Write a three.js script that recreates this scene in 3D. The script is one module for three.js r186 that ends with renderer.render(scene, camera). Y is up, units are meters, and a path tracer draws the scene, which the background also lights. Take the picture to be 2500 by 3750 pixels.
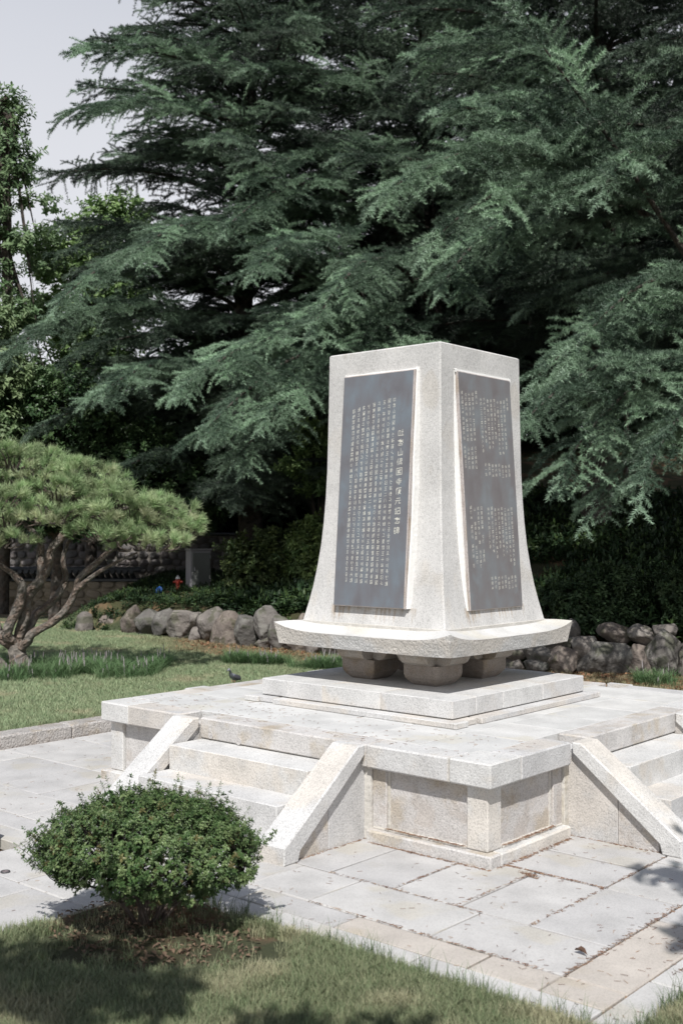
import * as THREE from 'three';
import { mergeGeometries, mergeVertices, toCreasedNormals } from 'three/addons/utils/BufferGeometryUtils.js';
import { ImprovedNoise } from 'three/addons/math/ImprovedNoise.js';

// ------------------------------------------------------------------ camera, sky, sun, exposure
const K = 1.697;                       // metres per unit of the surveyed monument drawing
const smooth = THREE.MathUtils.smoothstep;
const scene = new THREE.Scene();
const camera = new THREE.PerspectiveCamera(49.31, 682 / 1024, 0.1, 600);
camera.filmGauge = 36;
camera.position.set(4.5635 * K, 1.65 * K, 6.1618 * K);
camera.rotation.order = 'YXZ';
camera.rotation.set(0.0178, 0.7118, 0.0022);
camera.focus = 12.6;
camera.userData.fStop = 2.2;
camera.updateMatrixWorld();

const renderer = new THREE.WebGLRenderer({ antialias: true });
renderer.setSize(682, 1024);
renderer.toneMapping = THREE.LinearToneMapping;
renderer.toneMappingExposure = 1.0;
renderer.shadowMap.enabled = true;
renderer.shadowMap.type = THREE.PCFSoftShadowMap;

{ // pale summer haze: milky low sky, bluer zenith darkened to cut fill light
  const w = 512, h = 256, data = new Float32Array(w * h * 4), noise = new ImprovedNoise();
  for (let j = 0; j < h; j++) for (let i = 0; i < w; i++) {
    const el = (j + 0.5) / h * Math.PI - Math.PI / 2, az = (i + 0.5) / w * Math.PI * 2;
    const up = Math.max(0, Math.sin(el)), x = Math.cos(az) * Math.cos(el), z = Math.sin(az) * Math.cos(el);
    const veil = 0.5 + 0.5 * noise.noise(x * 2.1 + 7, up * 3.2 + 3, z * 2.1) + 0.2 * noise.noise(x * 5, up * 7, z * 5);
    const t = smooth(up, 0.26, 0.8), m = 0.94 + 0.1 * veil;
    const o = (j * w + i) * 4;
    data[o] = (0.77 - 0.58 * t) * m; data[o + 1] = (0.785 - 0.545 * t) * m; data[o + 2] = (0.835 - 0.475 * t) * m; data[o + 3] = 1;
    if (el < 0) { data[o] = 0.2; data[o + 1] = 0.2; data[o + 2] = 0.18; }
  }
  const sky = new THREE.DataTexture(data, w, h, THREE.RGBAFormat, THREE.FloatType);
  sky.mapping = THREE.EquirectangularReflectionMapping; sky.magFilter = THREE.LinearFilter; sky.minFilter = THREE.LinearFilter; sky.needsUpdate = true;
  scene.background = sky; scene.environment = sky;
}
const SUN = new THREE.Vector3(0.43, 1, 0.56).normalize();
const sun = new THREE.DirectionalLight(new THREE.Color(1.0, 0.98, 0.94), 5.0);
sun.position.copy(SUN).multiplyScalar(60); sun.target.position.set(-3, 0, -4);
sun.castShadow = true; sun.shadow.radius = 1.0; sun.shadow.mapSize.set(4096, 4096);
Object.assign(sun.shadow.camera, { left: -40, right: 40, top: 40, bottom: -40, near: 1, far: 160 });
scene.add(sun, sun.target);

// ------------------------------------------------------------------ helpers
const V = (x, y, z) => new THREE.Vector3(x, y, z);
function rng(seed) { let a = seed >>> 0; return () => { a = (a + 0x6d2b79f5) | 0; let t = Math.imul(a ^ (a >>> 15), 1 | a); t = (t + Math.imul(t ^ (t >>> 7), 61 | t)) ^ t; return ((t ^ (t >>> 14)) >>> 0) / 4294967296; }; }
const perlin = new ImprovedNoise();
const fbm = (x, y, z, n = 4) => { let s = 0, a = 0.5, f = 1; for (let i = 0; i < n; i++) { s += a * perlin.noise(x * f, y * f, z * f + i * 7.3); a *= 0.5; f *= 2.03; } return s; };
const clamp = THREE.MathUtils.clamp, lerp = THREE.MathUtils.lerp;
// the garden behind the monument is laid out on a grid turned 40.8 degrees: a runs right, d runs away
const GA = V(0.7571, 0, -0.6532), GD = V(-0.6532, 0, -0.7571), G0 = V(7.744, 0, 10.457);
const site = (a, d, y = 0) => V(G0.x + GA.x * a + GD.x * d, y, G0.z + GA.z * a + GD.z * d);
const siteOf = (x, z) => [(x - G0.x) * GA.x + (z - G0.z) * GA.z, (x - G0.x) * GD.x + (z - G0.z) * GD.z];
const SITE_TURN = 0.7118;

const used = {};
function numbered(name) { const n = used[name] = (used[name] ?? -1) + 1; return n ? name + '_' + String(n).padStart(3, '0') : name; }
function tag(o, label, category, group) { if (label) o.userData.label = label; if (category) o.userData.category = category; if (group) o.userData.group = group; return o; }
function thing(name, label, category, pos, turn = 0, group) {
  const o = new THREE.Group(); o.name = numbered(name); if (pos) o.position.copy(pos); o.rotation.y = turn; scene.add(o);
  return tag(o, label, category, group);
}
function shade(m) { m.castShadow = true; m.receiveShadow = true; return m; }
function part(name, geo, mat, parent, label) { const m = shade(new THREE.Mesh(geo, mat)); m.name = name; parent.add(m); if (label) m.userData.label = label; return m; }
function solo(name, geo, mat, label, category, pos, group) { const m = shade(new THREE.Mesh(geo, mat)); m.name = numbered(name); if (pos) m.position.copy(pos); scene.add(m); return tag(m, label, category, group); }
function structure(name, geo, mat) { const m = shade(new THREE.Mesh(geo, mat)); m.name = numbered(name); m.userData.kind = 'structure'; scene.add(m); return m; }
function instances(name, geo, mat, mats, parent, colors) {
  const m = shade(new THREE.InstancedMesh(geo, mat, mats.length)); m.name = parent ? name : numbered(name); m.userData.kind = 'stuff';
  for (let i = 0; i < mats.length; i++) { m.setMatrixAt(i, mats[i]); if (colors) m.setColorAt(i, colors[i]); }
  (parent || scene).add(m); return m;
}
const frame = (pos, dir, up, s) => { // matrix with x along dir, y near up
  const x = dir.clone().normalize(), z = x.clone().cross(up).normalize(), y = z.clone().cross(x);
  return new THREE.Matrix4().makeBasis(x, y, z).scale(typeof s === 'number' ? V(s, s, s) : s).setPosition(pos);
};
// triangle soup collector
class Soup {
  constructor() { this.p = []; this.c = null; }
  tri(a, b, c) { this.p.push(a.x, a.y, a.z, b.x, b.y, b.z, c.x, c.y, c.z); }
  quad(a, b, c, d) { this.tri(a, b, c); this.tri(a, c, d); }
  build() { const g = new THREE.BufferGeometry(); g.setAttribute('position', new THREE.Float32BufferAttribute(this.p, 3)); g.computeVertexNormals(); return g; }
}
// uv in metres by the face's main direction, shifted per piece
function boxUV(g, ox = 0, oy = 0) {
  if (g.index) g = g.toNonIndexed();
  const p = g.attributes.position, n = p.count, uv = new Float32Array(n * 2), a = V(), b = V(), c = V(), u = V(), v = V();
  for (let i = 0; i < n; i += 3) {
    a.fromBufferAttribute(p, i); b.fromBufferAttribute(p, i + 1); c.fromBufferAttribute(p, i + 2);
    u.subVectors(b, a); v.subVectors(c, a); u.cross(v);
    const x = Math.abs(u.x), y = Math.abs(u.y), z = Math.abs(u.z);
    [a, b, c].forEach((q, k) => { const s = y >= x && y >= z ? [q.x, q.z] : x > z ? [q.z, q.y] : [q.x, q.y]; uv[(i + k) * 2] = s[0] + ox; uv[(i + k) * 2 + 1] = s[1] + oy; });
  }
  g.setAttribute('uv', new THREE.BufferAttribute(uv, 2));
  return g;
}
// block with chamfered edges, corners slightly uneven
function block(x0, x1, y0, y1, z0, z1, c = 0.008, r = null, wob = 0) {
  const lo = [x0, y0, z0], hi = [x1, y1, z1], pts = {};
  const jig = () => (r && wob ? (r() - 0.5) * 2 * wob : 0);
  const s = new Soup();
  for (let i = 0; i < 8; i++) { const b = [i & 1, (i >> 1) & 1, (i >> 2) & 1], j = [jig(), jig(), jig()];
    for (let k = 0; k < 3; k++) { const q = b.map((v, m) => (v ? hi[m] : lo[m]) + (m === k ? 0 : v ? -c : c) + j[m] * (m === k ? 0 : 1)); pts[i * 3 + k] = V(...q); } }
  const P = (i, k) => pts[i * 3 + k], ctr = V((x0 + x1) / 2, (y0 + y1) / 2, (z0 + z1) / 2);
  const poly = (...v) => { const n = v[1].clone().sub(v[0]).cross(v[2].clone().sub(v[0])); const m = v.reduce((t, q) => t.add(q), V()).multiplyScalar(1 / v.length).sub(ctr); if (n.dot(m) < 0) v.reverse(); for (let i = 1; i < v.length - 1; i++) s.tri(v[0], v[i], v[i + 1]); };
  for (let k = 0; k < 3; k++) { const A = 1 << ((k + 1) % 3), B = 1 << ((k + 2) % 3), C = 1 << k;
    for (const e of [0, C]) poly(P(e, k), P(e | A, k), P(e | A | B, k), P(e | B, k));
    for (const e of [0, A, B, A | B]) { const m = (k + 1) % 3, n = (k + 2) % 3; poly(P(e, m), P(e, n), P(e | C, n), P(e | C, m)); } }
  for (let i = 0; i < 8; i++) poly(P(i, 0), P(i, 1), P(i, 2));
  return s.build();
}
// extruded outline [[u,v]...] over the span w0..w1, placed by map(u, v, w)
function slab(outline, w0, w1, map, bevel = 0.008) {
  const sh = new THREE.Shape(outline.map(([u, v]) => new THREE.Vector2(u, v)));
  const g = new THREE.ExtrudeGeometry(sh, { depth: w1 - w0 - 2 * bevel, bevelEnabled: bevel > 0, bevelThickness: bevel, bevelSize: bevel, bevelOffset: -bevel, bevelSegments: 1, steps: 1 });
  const p = g.attributes.position;
  const probe = map(1, 0, 0).sub(map(0, 0, 0)).cross(map(0, 1, 0).sub(map(0, 0, 0))).dot(map(0, 0, 1).sub(map(0, 0, 0)));
  for (let i = 0; i < p.count; i++) { const q = map(p.getX(i), p.getY(i), p.getZ(i) + w0 + bevel); p.setXYZ(i, q.x, q.y, q.z); }
  let out = g.index ? g.toNonIndexed() : g;
  if (probe < 0) { const a = out.attributes.position.array; for (let i = 0; i < a.length; i += 9) for (let k = 0; k < 3; k++) { const t = a[i + 3 + k]; a[i + 3 + k] = a[i + 6 + k]; a[i + 6 + k] = t; } }
  out.deleteAttribute('uv'); out.computeVertexNormals();
  return out;
}
// tapered tube through points with radii, bark-wobbled
function limb(points, radii, sides = 7, seg = 4, wob = 0, r = Math.random) {
  const curve = new THREE.CatmullRomCurve3(points, false, 'centripetal'), n = (points.length - 1) * seg;
  const pos = [], uv = [], idx = []; let up = V(0.3, 0.1, 1).normalize(), len = 0, prev = null;
  for (let i = 0; i <= n; i++) {
    const t = i / n, p = curve.getPoint(t), tan = curve.getTangent(t), f = t * (radii.length - 1), k = Math.min(radii.length - 2, Math.floor(f));
    const rad = lerp(radii[k], radii[k + 1], f - k), sx = up.clone().cross(tan).normalize(), sy = tan.clone().cross(sx); up = sy.clone().lerp(up, 0);
    if (prev) len += p.distanceTo(prev); prev = p;
    for (let j = 0; j <= sides; j++) { const a = j / sides * Math.PI * 2, w = rad * (1 + (wob ? wob * (fbm(p.x * 5 + Math.cos(a) * 1.3, p.y * 5, p.z * 5 + Math.sin(a) * 1.3, 2) * 2) : 0));
      pos.push(p.x + (sx.x * Math.cos(a) + sy.x * Math.sin(a)) * w, p.y + (sx.y * Math.cos(a) + sy.y * Math.sin(a)) * w, p.z + (sx.z * Math.cos(a) + sy.z * Math.sin(a)) * w); uv.push(j / sides * Math.max(1, Math.round(rad * 8)), len * 1.2); }
    up = sy;
  }
  for (let i = 0; i < n; i++) for (let j = 0; j < sides; j++) { const a = i * (sides + 1) + j, b = a + sides + 1; idx.push(a, a + 1, b, b, a + 1, b + 1); }
  const g = new THREE.BufferGeometry(); g.setAttribute('position', new THREE.Float32BufferAttribute(pos, 3)); g.setAttribute('uv', new THREE.Float32BufferAttribute(uv, 2)); g.setIndex(idx); g.computeVertexNormals();
  return g;
}

// ------------------------------------------------------------------ materials
function texture(n, fn, { srgb = false, repeat = 1 } = {}) { // fn(u, v) -> [r, g, b] in 0..1 (linear when not srgb)
  const d = new Uint8Array(n * n * 4);
  for (let j = 0; j < n; j++) for (let i = 0; i < n; i++) { const c = fn(i / n, j / n, i, j), o = (j * n + i) * 4; for (let k = 0; k < 3; k++) d[o + k] = clamp(Math.round((srgb ? Math.pow(clamp(c[k], 0, 1), 1 / 2.2) : c[k]) * 255), 0, 255); d[o + 3] = 255; }
  const t = new THREE.DataTexture(d, n, n, THREE.RGBAFormat); t.wrapS = t.wrapT = THREE.RepeatWrapping; t.magFilter = THREE.LinearFilter; t.minFilter = THREE.LinearMipmapLinearFilter; t.generateMipmaps = true;
  if (srgb) t.colorSpace = THREE.SRGBColorSpace; t.repeat.set(repeat, repeat); t.needsUpdate = true; return t;
}
// noise that tiles over the unit square
const LAT = Array.from({ length: 4096 }, ((r) => () => r() * 2 - 1)(rng(99)));
function tile(u, v, f, z, n = 4) {
  let s = 0, a = 0.5; f = Math.max(1, Math.round(f));
  for (let o = 0; o < n; o++) {
    const x = u * f, y = v * f, i = Math.floor(x), j = Math.floor(y), p = x - i, q = y - j, e = p * p * (3 - 2 * p), g = q * q * (3 - 2 * q);
    const h = (m, k) => LAT[(((m % f) + f) % f * 131 + ((k % f) + f) % f * 71 + ((m % f + f) % f) * ((k % f + f) % f) * 17 + o * 977 + z * 389) & 4095];
    s += a * lerp(lerp(h(i, j), h(i + 1, j), e), lerp(h(i, j + 1), h(i + 1, j + 1), e), g); a *= 0.5; f *= 2;
  }
  return s;
}
const gr = rng(5), GN = 1024, flecks = new Float32Array(GN * GN), fleckBig = new Float32Array(GN * GN);
function splat(buf, N, x, y, rad, v) { const R = Math.ceil(rad); for (let j = -R; j <= R; j++) for (let i = -R; i <= R; i++) { const d = Math.hypot(i, j); if (d <= rad) { const o = ((Math.floor(y) + j + N) % N) * N + (Math.floor(x) + i + N) % N; buf[o] += v * (1 - d / (rad + 0.6)); } } }
for (let i = 0; i < 21000; i++) splat(flecks, GN, gr() * GN, gr() * GN, 1.6 + gr() * 3.2, 0.5 + gr() * 0.6);
for (let i = 0; i < 5200; i++) splat(fleckBig, GN, gr() * GN, gr() * GN, 2 + gr() * 4, 0.5 + gr() * 0.5);
const grainA = texture(GN, (u, v, i, j) => { // granite: pale felspar, grey quartz, dark mica, faint warm weathering
  const o = j * GN + i, f = clamp(flecks[o], 0, 1), b = clamp(fleckBig[o], 0, 1), m = tile(u, v, 7, 1), w = smooth(tile(u, v, 3, 9, 5), 0.02, 0.32), n = gr() * 0.1;
  const l = 0.89 - 0.3 * f * (0.7 + 0.6 * n) - 0.17 * b + 0.14 * m + n - 0.05;
  return [l * (1 + 0.02 * w), l * (1 - 0.03 * w), l * (0.985 - 0.09 * w)];
}, { srgb: true, repeat: 1 / 1.6 });
const grainStained = texture(GN, (u, v, i, j) => { // the same stone with brown lichen and iron stains
  const o = j * GN + i, f = clamp(flecks[o], 0, 1), b = clamp(fleckBig[o], 0, 1), m = tile(u, v, 7, 1), n = gr() * 0.1;
  const s = smooth(tile(u * 1, v, 5, 4, 5) + 0.12 * tile(u, v, 23, 2, 2), -0.02, 0.36), k = smooth(tile(u, v, 9, 14, 5), 0.12, 0.4);
  const l = 0.87 - 0.32 * f * (0.7 + 0.6 * n) - 0.17 * b + 0.15 * m + n - 0.05;
  return [l * (1 - 0.1 * s - 0.09 * k), l * (1 - 0.16 * s - 0.12 * k), l * (1 - 0.26 * s - 0.15 * k)];
}, { srgb: true, repeat: 1 / 1.6 });
const grainTop = texture(GN, (u, v, i, j) => { // worn paving top: fine grain, faint scuffs
  const o = j * GN + i, f = clamp(flecks[o], 0, 1), m = tile(u, v, 6, 21, 5), w = smooth(tile(u, v, 4, 31, 5), 0.1, 0.4), n = gr() * 0.09;
  const l = 0.87 - 0.12 * f + 0.16 * m + n - 0.05;
  return [l * (1 - 0.01 * w), l * (1 - 0.035 * w), l * (0.99 - 0.1 * w)];
}, { srgb: true, repeat: 1 / 1.6 });
const grainBump = texture(512, (u, v) => { const h = 0.5 + 0.35 * tile(u, v, 60, 3, 3) + gr() * 0.22; return [h, h, h]; }, { repeat: 1 / 0.8 });
const roughBump = texture(512, (u, v) => { const h = 0.5 + 0.75 * tile(u, v, 26, 8, 4) + gr() * 0.12; return [h, h, h]; }, { repeat: 1 / 0.8 });
const hewnBump = texture(512, (u, v) => { const h = 0.5 + 0.6 * tile(u, v, 40, 8, 3) + gr() * 0.3; return [h, h, h]; }, { repeat: 1 / 0.8 });
function stone(c, map, bumpMap, bumpScale, roughness = 0.86) { return new THREE.MeshStandardMaterial({ color: new THREE.Color().setRGB(...c), map, bumpMap, bumpScale, roughness, metalness: 0 }); }
const M = {
  granite: stone([0.66, 0.65, 0.65], grainA, grainBump, 0.006), graniteB: stone([0.69, 0.68, 0.675], grainA, grainBump, 0.006), graniteC: stone([0.62, 0.61, 0.615], grainA, grainBump, 0.006),
  stained: stone([0.63, 0.6, 0.58], grainStained, grainBump, 0.007), stainedB: stone([0.65, 0.625, 0.605], grainStained, grainBump, 0.007),
  hewn: stone([0.66, 0.65, 0.645], grainA, hewnBump, 0.014, 0.92), hewnStained: stone([0.68, 0.64, 0.61], grainStained, hewnBump, 0.03, 0.92),
  top: stone([0.66, 0.655, 0.65], grainTop, grainBump, 0.004), topB: stone([0.63, 0.625, 0.62], grainTop, grainBump, 0.004), topC: stone([0.68, 0.67, 0.66], grainTop, grainBump, 0.004),
  pave: stone([0.565, 0.55, 0.542], grainTop, grainBump, 0.004), paveB: stone([0.535, 0.522, 0.52], grainTop, grainBump, 0.004), paveC: stone([0.585, 0.57, 0.56], grainTop, grainBump, 0.004),
  foot: stone([0.4, 0.345, 0.3], grainStained, grainBump, 0.007), footB: stone([0.48, 0.435, 0.39], grainStained, grainBump, 0.007),  // brown stone, its tone darkened to carry the shade under the eave
  topSand: stone([0.56, 0.51, 0.465], grainTop, grainBump, 0.004), mortar: stone([0.66, 0.63, 0.59], grainTop, roughBump, 0.006, 0.95),
};
// ------------------------------------------------------------------ brush lettering: strokes on a 10 x 10 grid, composed as the characters are
const STROKES = {};
`一 0595|二 1292 0898|三 1191 2585 0999|十 0595 5059|七 0694 4048489896|八 3109 6199|九 0393 4009 437378789896|丁 0191 515939|人 510499 5599|大 0494 5009 5599|天 1191 0595 5109 5699|夫 1383 0595 5009 5599|王 1191 2585 5159 0999|主 4052 1393 2585 5359 0999|五 1191 5139 25757679 0999|工 1292 5258 0898|土 2484 5159 0999|士 0494 5159 2989|才 0393 606949 5519|寸 0393 606848 2535|口 1282891912|囗 0090990900|日 2080892920 2585|目 2080892920 2383 2686|田 1181891911 1585 5159|白 5042 2282892922 2585|山 5059 14191989 8489|亻 7015 4449|入 510499|力 138379 4019|刂 3137 707959|刀 138379 4019|木 0393 5059 5409 5499|氵 2142 1435 0937|灬 1619 3639 5659 7699|心 1518 33388874 5154 8396|言 4050 0292 2474 2676 2878792928|己 11818515199996|元 2181 0494 3409 646898|示 4050 135319 4549 5568|弗 118184141787 8789 3109 6059|或 0292 1444471714 0878 507998 8091|今 510494 5599 3454 267649|彳 6012 8034 4449|日 2080892920 2585|夂 4004 227209 3399|石 0191 4006 2585892925|卑 4031 1181851511 1383 5146 0797 5759|立 4050 0393 3337 6367 0999|斤 8011 1109 1595 6569|罒 0292979702 3237 6267|糸 6012127217 1787 5759 3919 7999|隹 3004 2429 5051 2282 2484 2686 2989 5259|去 2383 5055 0595 351989 6799|厶 501989 6799|西 0191 1383891913 3136 6166 3666|年 3003 2292 2585 2527 0797 5259|廴 02722565 6509 0399|聿 2282 0494 8285 2686 0898 5059|京 5051 0191 2373762623 5759 4519 6589|頁 0191 4131 2383872723 2585 3709 6799|厂 0191 1109|金 510494 5599 2474 1686 5459 0999 2738 7768|成 0292 1209 2555553949 406098 8071|艹 0595 3238 6268|竹 2004 1141 3134 6054 5191 7174|宀 5051 0393 0306 9396|又 118109 2299|重 7021 0393 2484872724 5059 2787 0999|尸 21818424 2109|共 0393 3037 6067 0797 3819 6889|几 2009 207079 7999|幺 60121272 7217 1787|比 202958 2464 606999 6494|虍 5052 5181 0393 0309 2585|皿 138388 1318 3338 6368 0898|見 2070 2075 7075 2272 2474 2575 3509 656898|音 5051 1292 3234 6264 0595 2676792926 2777|广 5051 0292 1209|于 1181 0595 515949|回 0090990900 3363663633|阝 20707444 757737 2029|艮 2080852520 2383 2029 295899 7599|巛 200509 503559 806589|女 401799 7019 0393|中 1383861613 5059|食 510494 5599 2474 26768929 5777|余 510494 5599 2474 1686 5459 3719 7789|門 00094044 0444 0242 909960 6494 6292|牛 3004 1585 0696 5059|勿 2004 118178 4119 6139|走 2383 5059 0494 5787 3109 4899|耳 0191 212879 7179 2373 2575 0797|虫 2282862622 5059 0998 7799|爭 8011 2032 1282 8286 0494 1686 525949|丰 1282 2585 0898 5059|車 1191 2373762623 0898 5059|辶 2132 142416 1709 093999|也 05857565 4047 202999 9997|雨 1191 0309 039399 5159 2545 6575|云 2282 0595 361989 6889|同 010919 019199 2373 3575783835|月 2009 208089 2383 2686|貝 2080872720 2282 2484 3709 6799|匕 2028288896 8034|米 0595 5059 2034 8064 5419 5489|干 1181 0595 5159|夕 40042273 7309 3455|束 0292 2474762624 5059 5609 5699|攵 3004 2292 6209 2499|正 1191 5159 5585 2529 0999|犬 0494 5009 5599 7181|酉 0191 1383891913 3135 6165 1686|歹 0191 4013 236309 3556|色 40042262 6244 1484861614 141999 9997|少 5055 2014 709419|直 0393 5052 2373782823 2575 2676 0999|廿 0393 3036 7076 3676|彡 8014 8347 8809|首 3042 7062 0393 2585892925 2767|子 11815454 545949 0595|文 5051 0292 7309 2399|壬 7021 0595 5159 2989|辰 0191 1109 3373 1585 354949 5699|禾 7021 0494 5159 5419 5489|乚 202999 9997|再 0191 0309 138389 5159 1585 0797|止 5059 5484 2529 0999|川 2109 5158 8089|亡 5051 0393 131999|乂 7019 1189|里 1181851511 1383 5159 2787 0999|氣 3004 2292 2474 16868999 3859 2868 4549|象 40131365 2282852522 0595 5049 7909|生 2004 1383 2686 5059 0999|百 0191 4032 2383892923 2686|其 0292 3037 7077 3474 0797 3819 7889|豕 1191 5125 414949 5509 5599|骨 2080842420 2484 5054 0494 251989 2777|臼 1119 1141 1545 6191 9199 6595 1999|亠 5051 0292|式 0292 1555 3538 0858 607898 8091|會 510494 5599 2474782824 5157 2898 3878|社 2030 034309 4377|長 2028 2080 2282 2484 0696 2859 6839|株 2028 0343 6095 5494 7079 7549|老 2383 5055 0595 8019 367989|文 5051 0292 7309 2399|上 5059 5484 0999|下 0191 5159 5474|四 0191990901 3144 6166|六 5051 0393 3509 6599`
  .split('|').forEach((e) => { const [c, s] = [[...e][0], e.slice([...e][0].length + 1)]; STROKES[c] = s.split(' ').map((q) => q.match(/\d\d/g).map((d) => [(+d[0]) / 9, (+d[1]) / 9])); });
const IDS = {};
'吐=⿰口土,佛=⿰亻弗,國=⿴囗或,含=⿱今口,寺=⿱土寸,復=⿰彳⿱亠⿱日夂,記=⿰言己,念=⿱今心,碑=⿰石卑,新=⿰⿱立木斤,羅=⿱罒⿰糸隹,法=⿰氵去,興=⿱⿰目⿰同目⿱一八,紀=⿰糸己,創=⿰⿱人⿱日口刂,建=⿰廴聿,景=⿱日京,德=⿰彳⿱十⿱罒心,願=⿰⿱厂⿱日木頁,城=⿰土成,公=⿱八厶,管=⿱竹⿱宀目,築=⿱竹⿱工木,藝=⿱艹⿱⿰土力⿱二厶,術=⿰彳⿰木丁,護=⿰言⿱艹⿱隹又,雄=⿰⿱十厶隹,殿=⿰⿱尸共⿱几又,極=⿰木⿱⿰口又一,樂=⿱⿰幺⿰白幺木,毘=⿱田比,盧=⿱虍⿱田皿,觀=⿰⿱艹隹見,應=⿱广⿱⿰亻隹心,眞=⿱十⿱目⿱一八,漢=⿰氵⿱艹⿱口夫,廻=⿰廴回,廊=⿱广⿰艮阝,經=⿰糸⿱一⿱巛工,樓=⿰木⿱⿱口中女,等=⿱竹⿱土寸,餘=⿰食余,間=⿵門日,物=⿰牛勿,趣=⿰走⿰耳又,濁=⿰氵⿱罒虫,淨=⿰氵爭,潔=⿰氵⿱⿰丰刀糸,品=⿱口⿰口口,蓮=⿱艹⿰辶車,池=⿰氵也,雲=⿱雨云,橋=⿰木⿱大⿱口同,靑=⿱丰月,寶=⿱宀⿱王貝,花=⿱艹⿰亻匕,段=⿰⿱丰干⿱几又,釋=⿰⿱丿米⿱罒⿱土干,迦=⿰辶⿰力口,塔=⿰土⿱艹⿱人⿱一口,多=⿱夕夕,整=⿱⿰束攵正,然=⿱⿰夕犬灬,配=⿰酉己,列=⿰歹刂,絶=⿰糸色,妙=⿰女少,置=⿱罒直,後=⿰彳⿱幺夂,濟=⿰氵⿱亠⿱刀月,度=⿱广⿱廿又,衆=⿱皿豕,修=⿰亻⿰攵彡,道=⿰辶首,場=⿰土⿱日勿,敎=⿰⿱土子攵,化=⿰亻匕,精=⿰米⿱丰月,髓=⿰骨⿰辶月,倭=⿰亻⿱禾女,亂=⿰⿱爭厶乚,泗=⿰氵四,泳=⿰氵水,紫=⿱⿰止匕糸,霞=⿱雨⿰尸又,荒=⿱艹⿱亡川,墟=⿰土⿱虍亡,刹=⿰⿱乂木刂,像=⿰亻象,理=⿰王里,想=⿱⿰木目心,動=⿰重力,羅=⿱罒⿰糸隹,禪=⿰示⿱⿰口口卑,施=⿰⿱亠勿也,者=⿱老日,鐵=⿰金⿱土王,洋=⿰氵丰,韓=⿰⿱十日⿱五口,代=⿰亻弋,設=⿰言⿱几又,業=⿱⿱丰八木,鄭=⿰酉阝,李=⿱木子,朴=⿰木卜,崔=⿱山隹,住=⿰亻主,持=⿰彳寺,堂=⿱⿱八口土,化=⿰亻匕,法=⿰氵去,月=月,仙=⿰亻山,信=⿰亻言,林=⿰木木,和=⿰禾口,吉=⿱士口,明=⿰日月,光=⿱灬元,慶=⿱广⿱田心,銀=⿰金艮,行=⿰彳丁,現=⿰王見,起=⿰走己,東=束,車=車,電=⿱雨日,協=⿰十力,水=川'
  .split(',').forEach((e) => { const [c, d] = e.split('='); if (c !== d) IDS[c] = [...d]; });
Object.assign(STROKES, { '丿': [[[0.8, 0], [0.1, 0.9]]], '弋': STROKES['或'].slice(3), '卜': [[[0.5, 0], [0.5, 1]], [[0.5, 0.35], [0.9, 0.6]]] });
const NARROW = '亻氵彳言阝刂辶廴口土糸石金示'; const heft = (c) => (STROKES[c] ? 0.7 + Math.pow(STROKES[c].length, 0.75) : 2.5);
function glyphTree(q) { const c = q.shift(); if (c === '⿰' || c === '⿱' || c === '⿴' || c === '⿵') return { op: c, a: glyphTree(q), b: glyphTree(q) }; return IDS[c] ? glyphTree([...IDS[c]]) : { c }; }
const mass = (t) => (t.op ? mass(t.a) + mass(t.b) * (t.op === '⿰' ? 0.6 : 1) : heft(t.c));
const high = (t) => (t.op === '⿱' ? high(t.a) + high(t.b) : t.op === '⿰' ? Math.max(high(t.a), high(t.b)) : heft(t.c));
const wide = (t) => (t.op === '⿰' ? wide(t.a) + wide(t.b) : t.op === '⿱' ? Math.max(wide(t.a), wide(t.b)) : NARROW.includes(t.c) ? 1.5 : 2.6);
function layout(t, x, y, w, h, out) {
  if (!t.op) { for (const s of STROKES[t.c] || STROKES['田']) out.push(s.map(([u, v]) => [x + u * w, y + v * h])); return out; }
  if (t.op === '⿰') { const f = wide(t.a) / (wide(t.a) + wide(t.b)); layout(t.a, x, y + h * 0.03, w * f * 0.92, h * 0.94, out); return layout(t.b, x + w * (f + 0.03), y, w * (0.97 - f), h, out); }
  if (t.op === '⿱') { const f = high(t.a) / (high(t.a) + high(t.b)); layout(t.a, x, y, w, h * f * 0.9, out); return layout(t.b, x + w * 0.04, y + h * (f + 0.02), w * 0.92, h * (0.98 - f), out); }
  layout(t.a, x, y, w, h, out); return t.op === '⿴' ? layout(t.b, x + w * 0.2, y + h * 0.2, w * 0.6, h * 0.62, out) : layout(t.b, x + w * 0.26, y + h * 0.5, w * 0.48, h * 0.44, out);
}
// Korean syllables from their letters
const CHO = ['ㄱ', 'ㄲ', 'ㄴ', 'ㄷ', 'ㄸ', 'ㄹ', 'ㅁ', 'ㅂ', 'ㅃ', 'ㅅ', 'ㅆ', 'ㅇ', 'ㅈ', 'ㅉ', 'ㅊ', 'ㅋ', 'ㅌ', 'ㅍ', 'ㅎ'];
const JUNG = ['ㅏ', 'ㅐ', 'ㅑ', 'ㅒ', 'ㅓ', 'ㅔ', 'ㅕ', 'ㅖ', 'ㅗ', 'ㅘ', 'ㅙ', 'ㅚ', 'ㅛ', 'ㅜ', 'ㅝ', 'ㅞ', 'ㅟ', 'ㅠ', 'ㅡ', 'ㅢ', 'ㅣ'];
const JONG = ['', 'ㄱ', 'ㄲ', 'ㄳ', 'ㄴ', 'ㄵ', 'ㄶ', 'ㄷ', 'ㄹ', 'ㄺ', 'ㄻ', 'ㄼ', 'ㄽ', 'ㄾ', 'ㄿ', 'ㅀ', 'ㅁ', 'ㅂ', 'ㅄ', 'ㅅ', 'ㅆ', 'ㅇ', 'ㅈ', 'ㅊ', 'ㅋ', 'ㅌ', 'ㅍ', 'ㅎ'];
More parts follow.
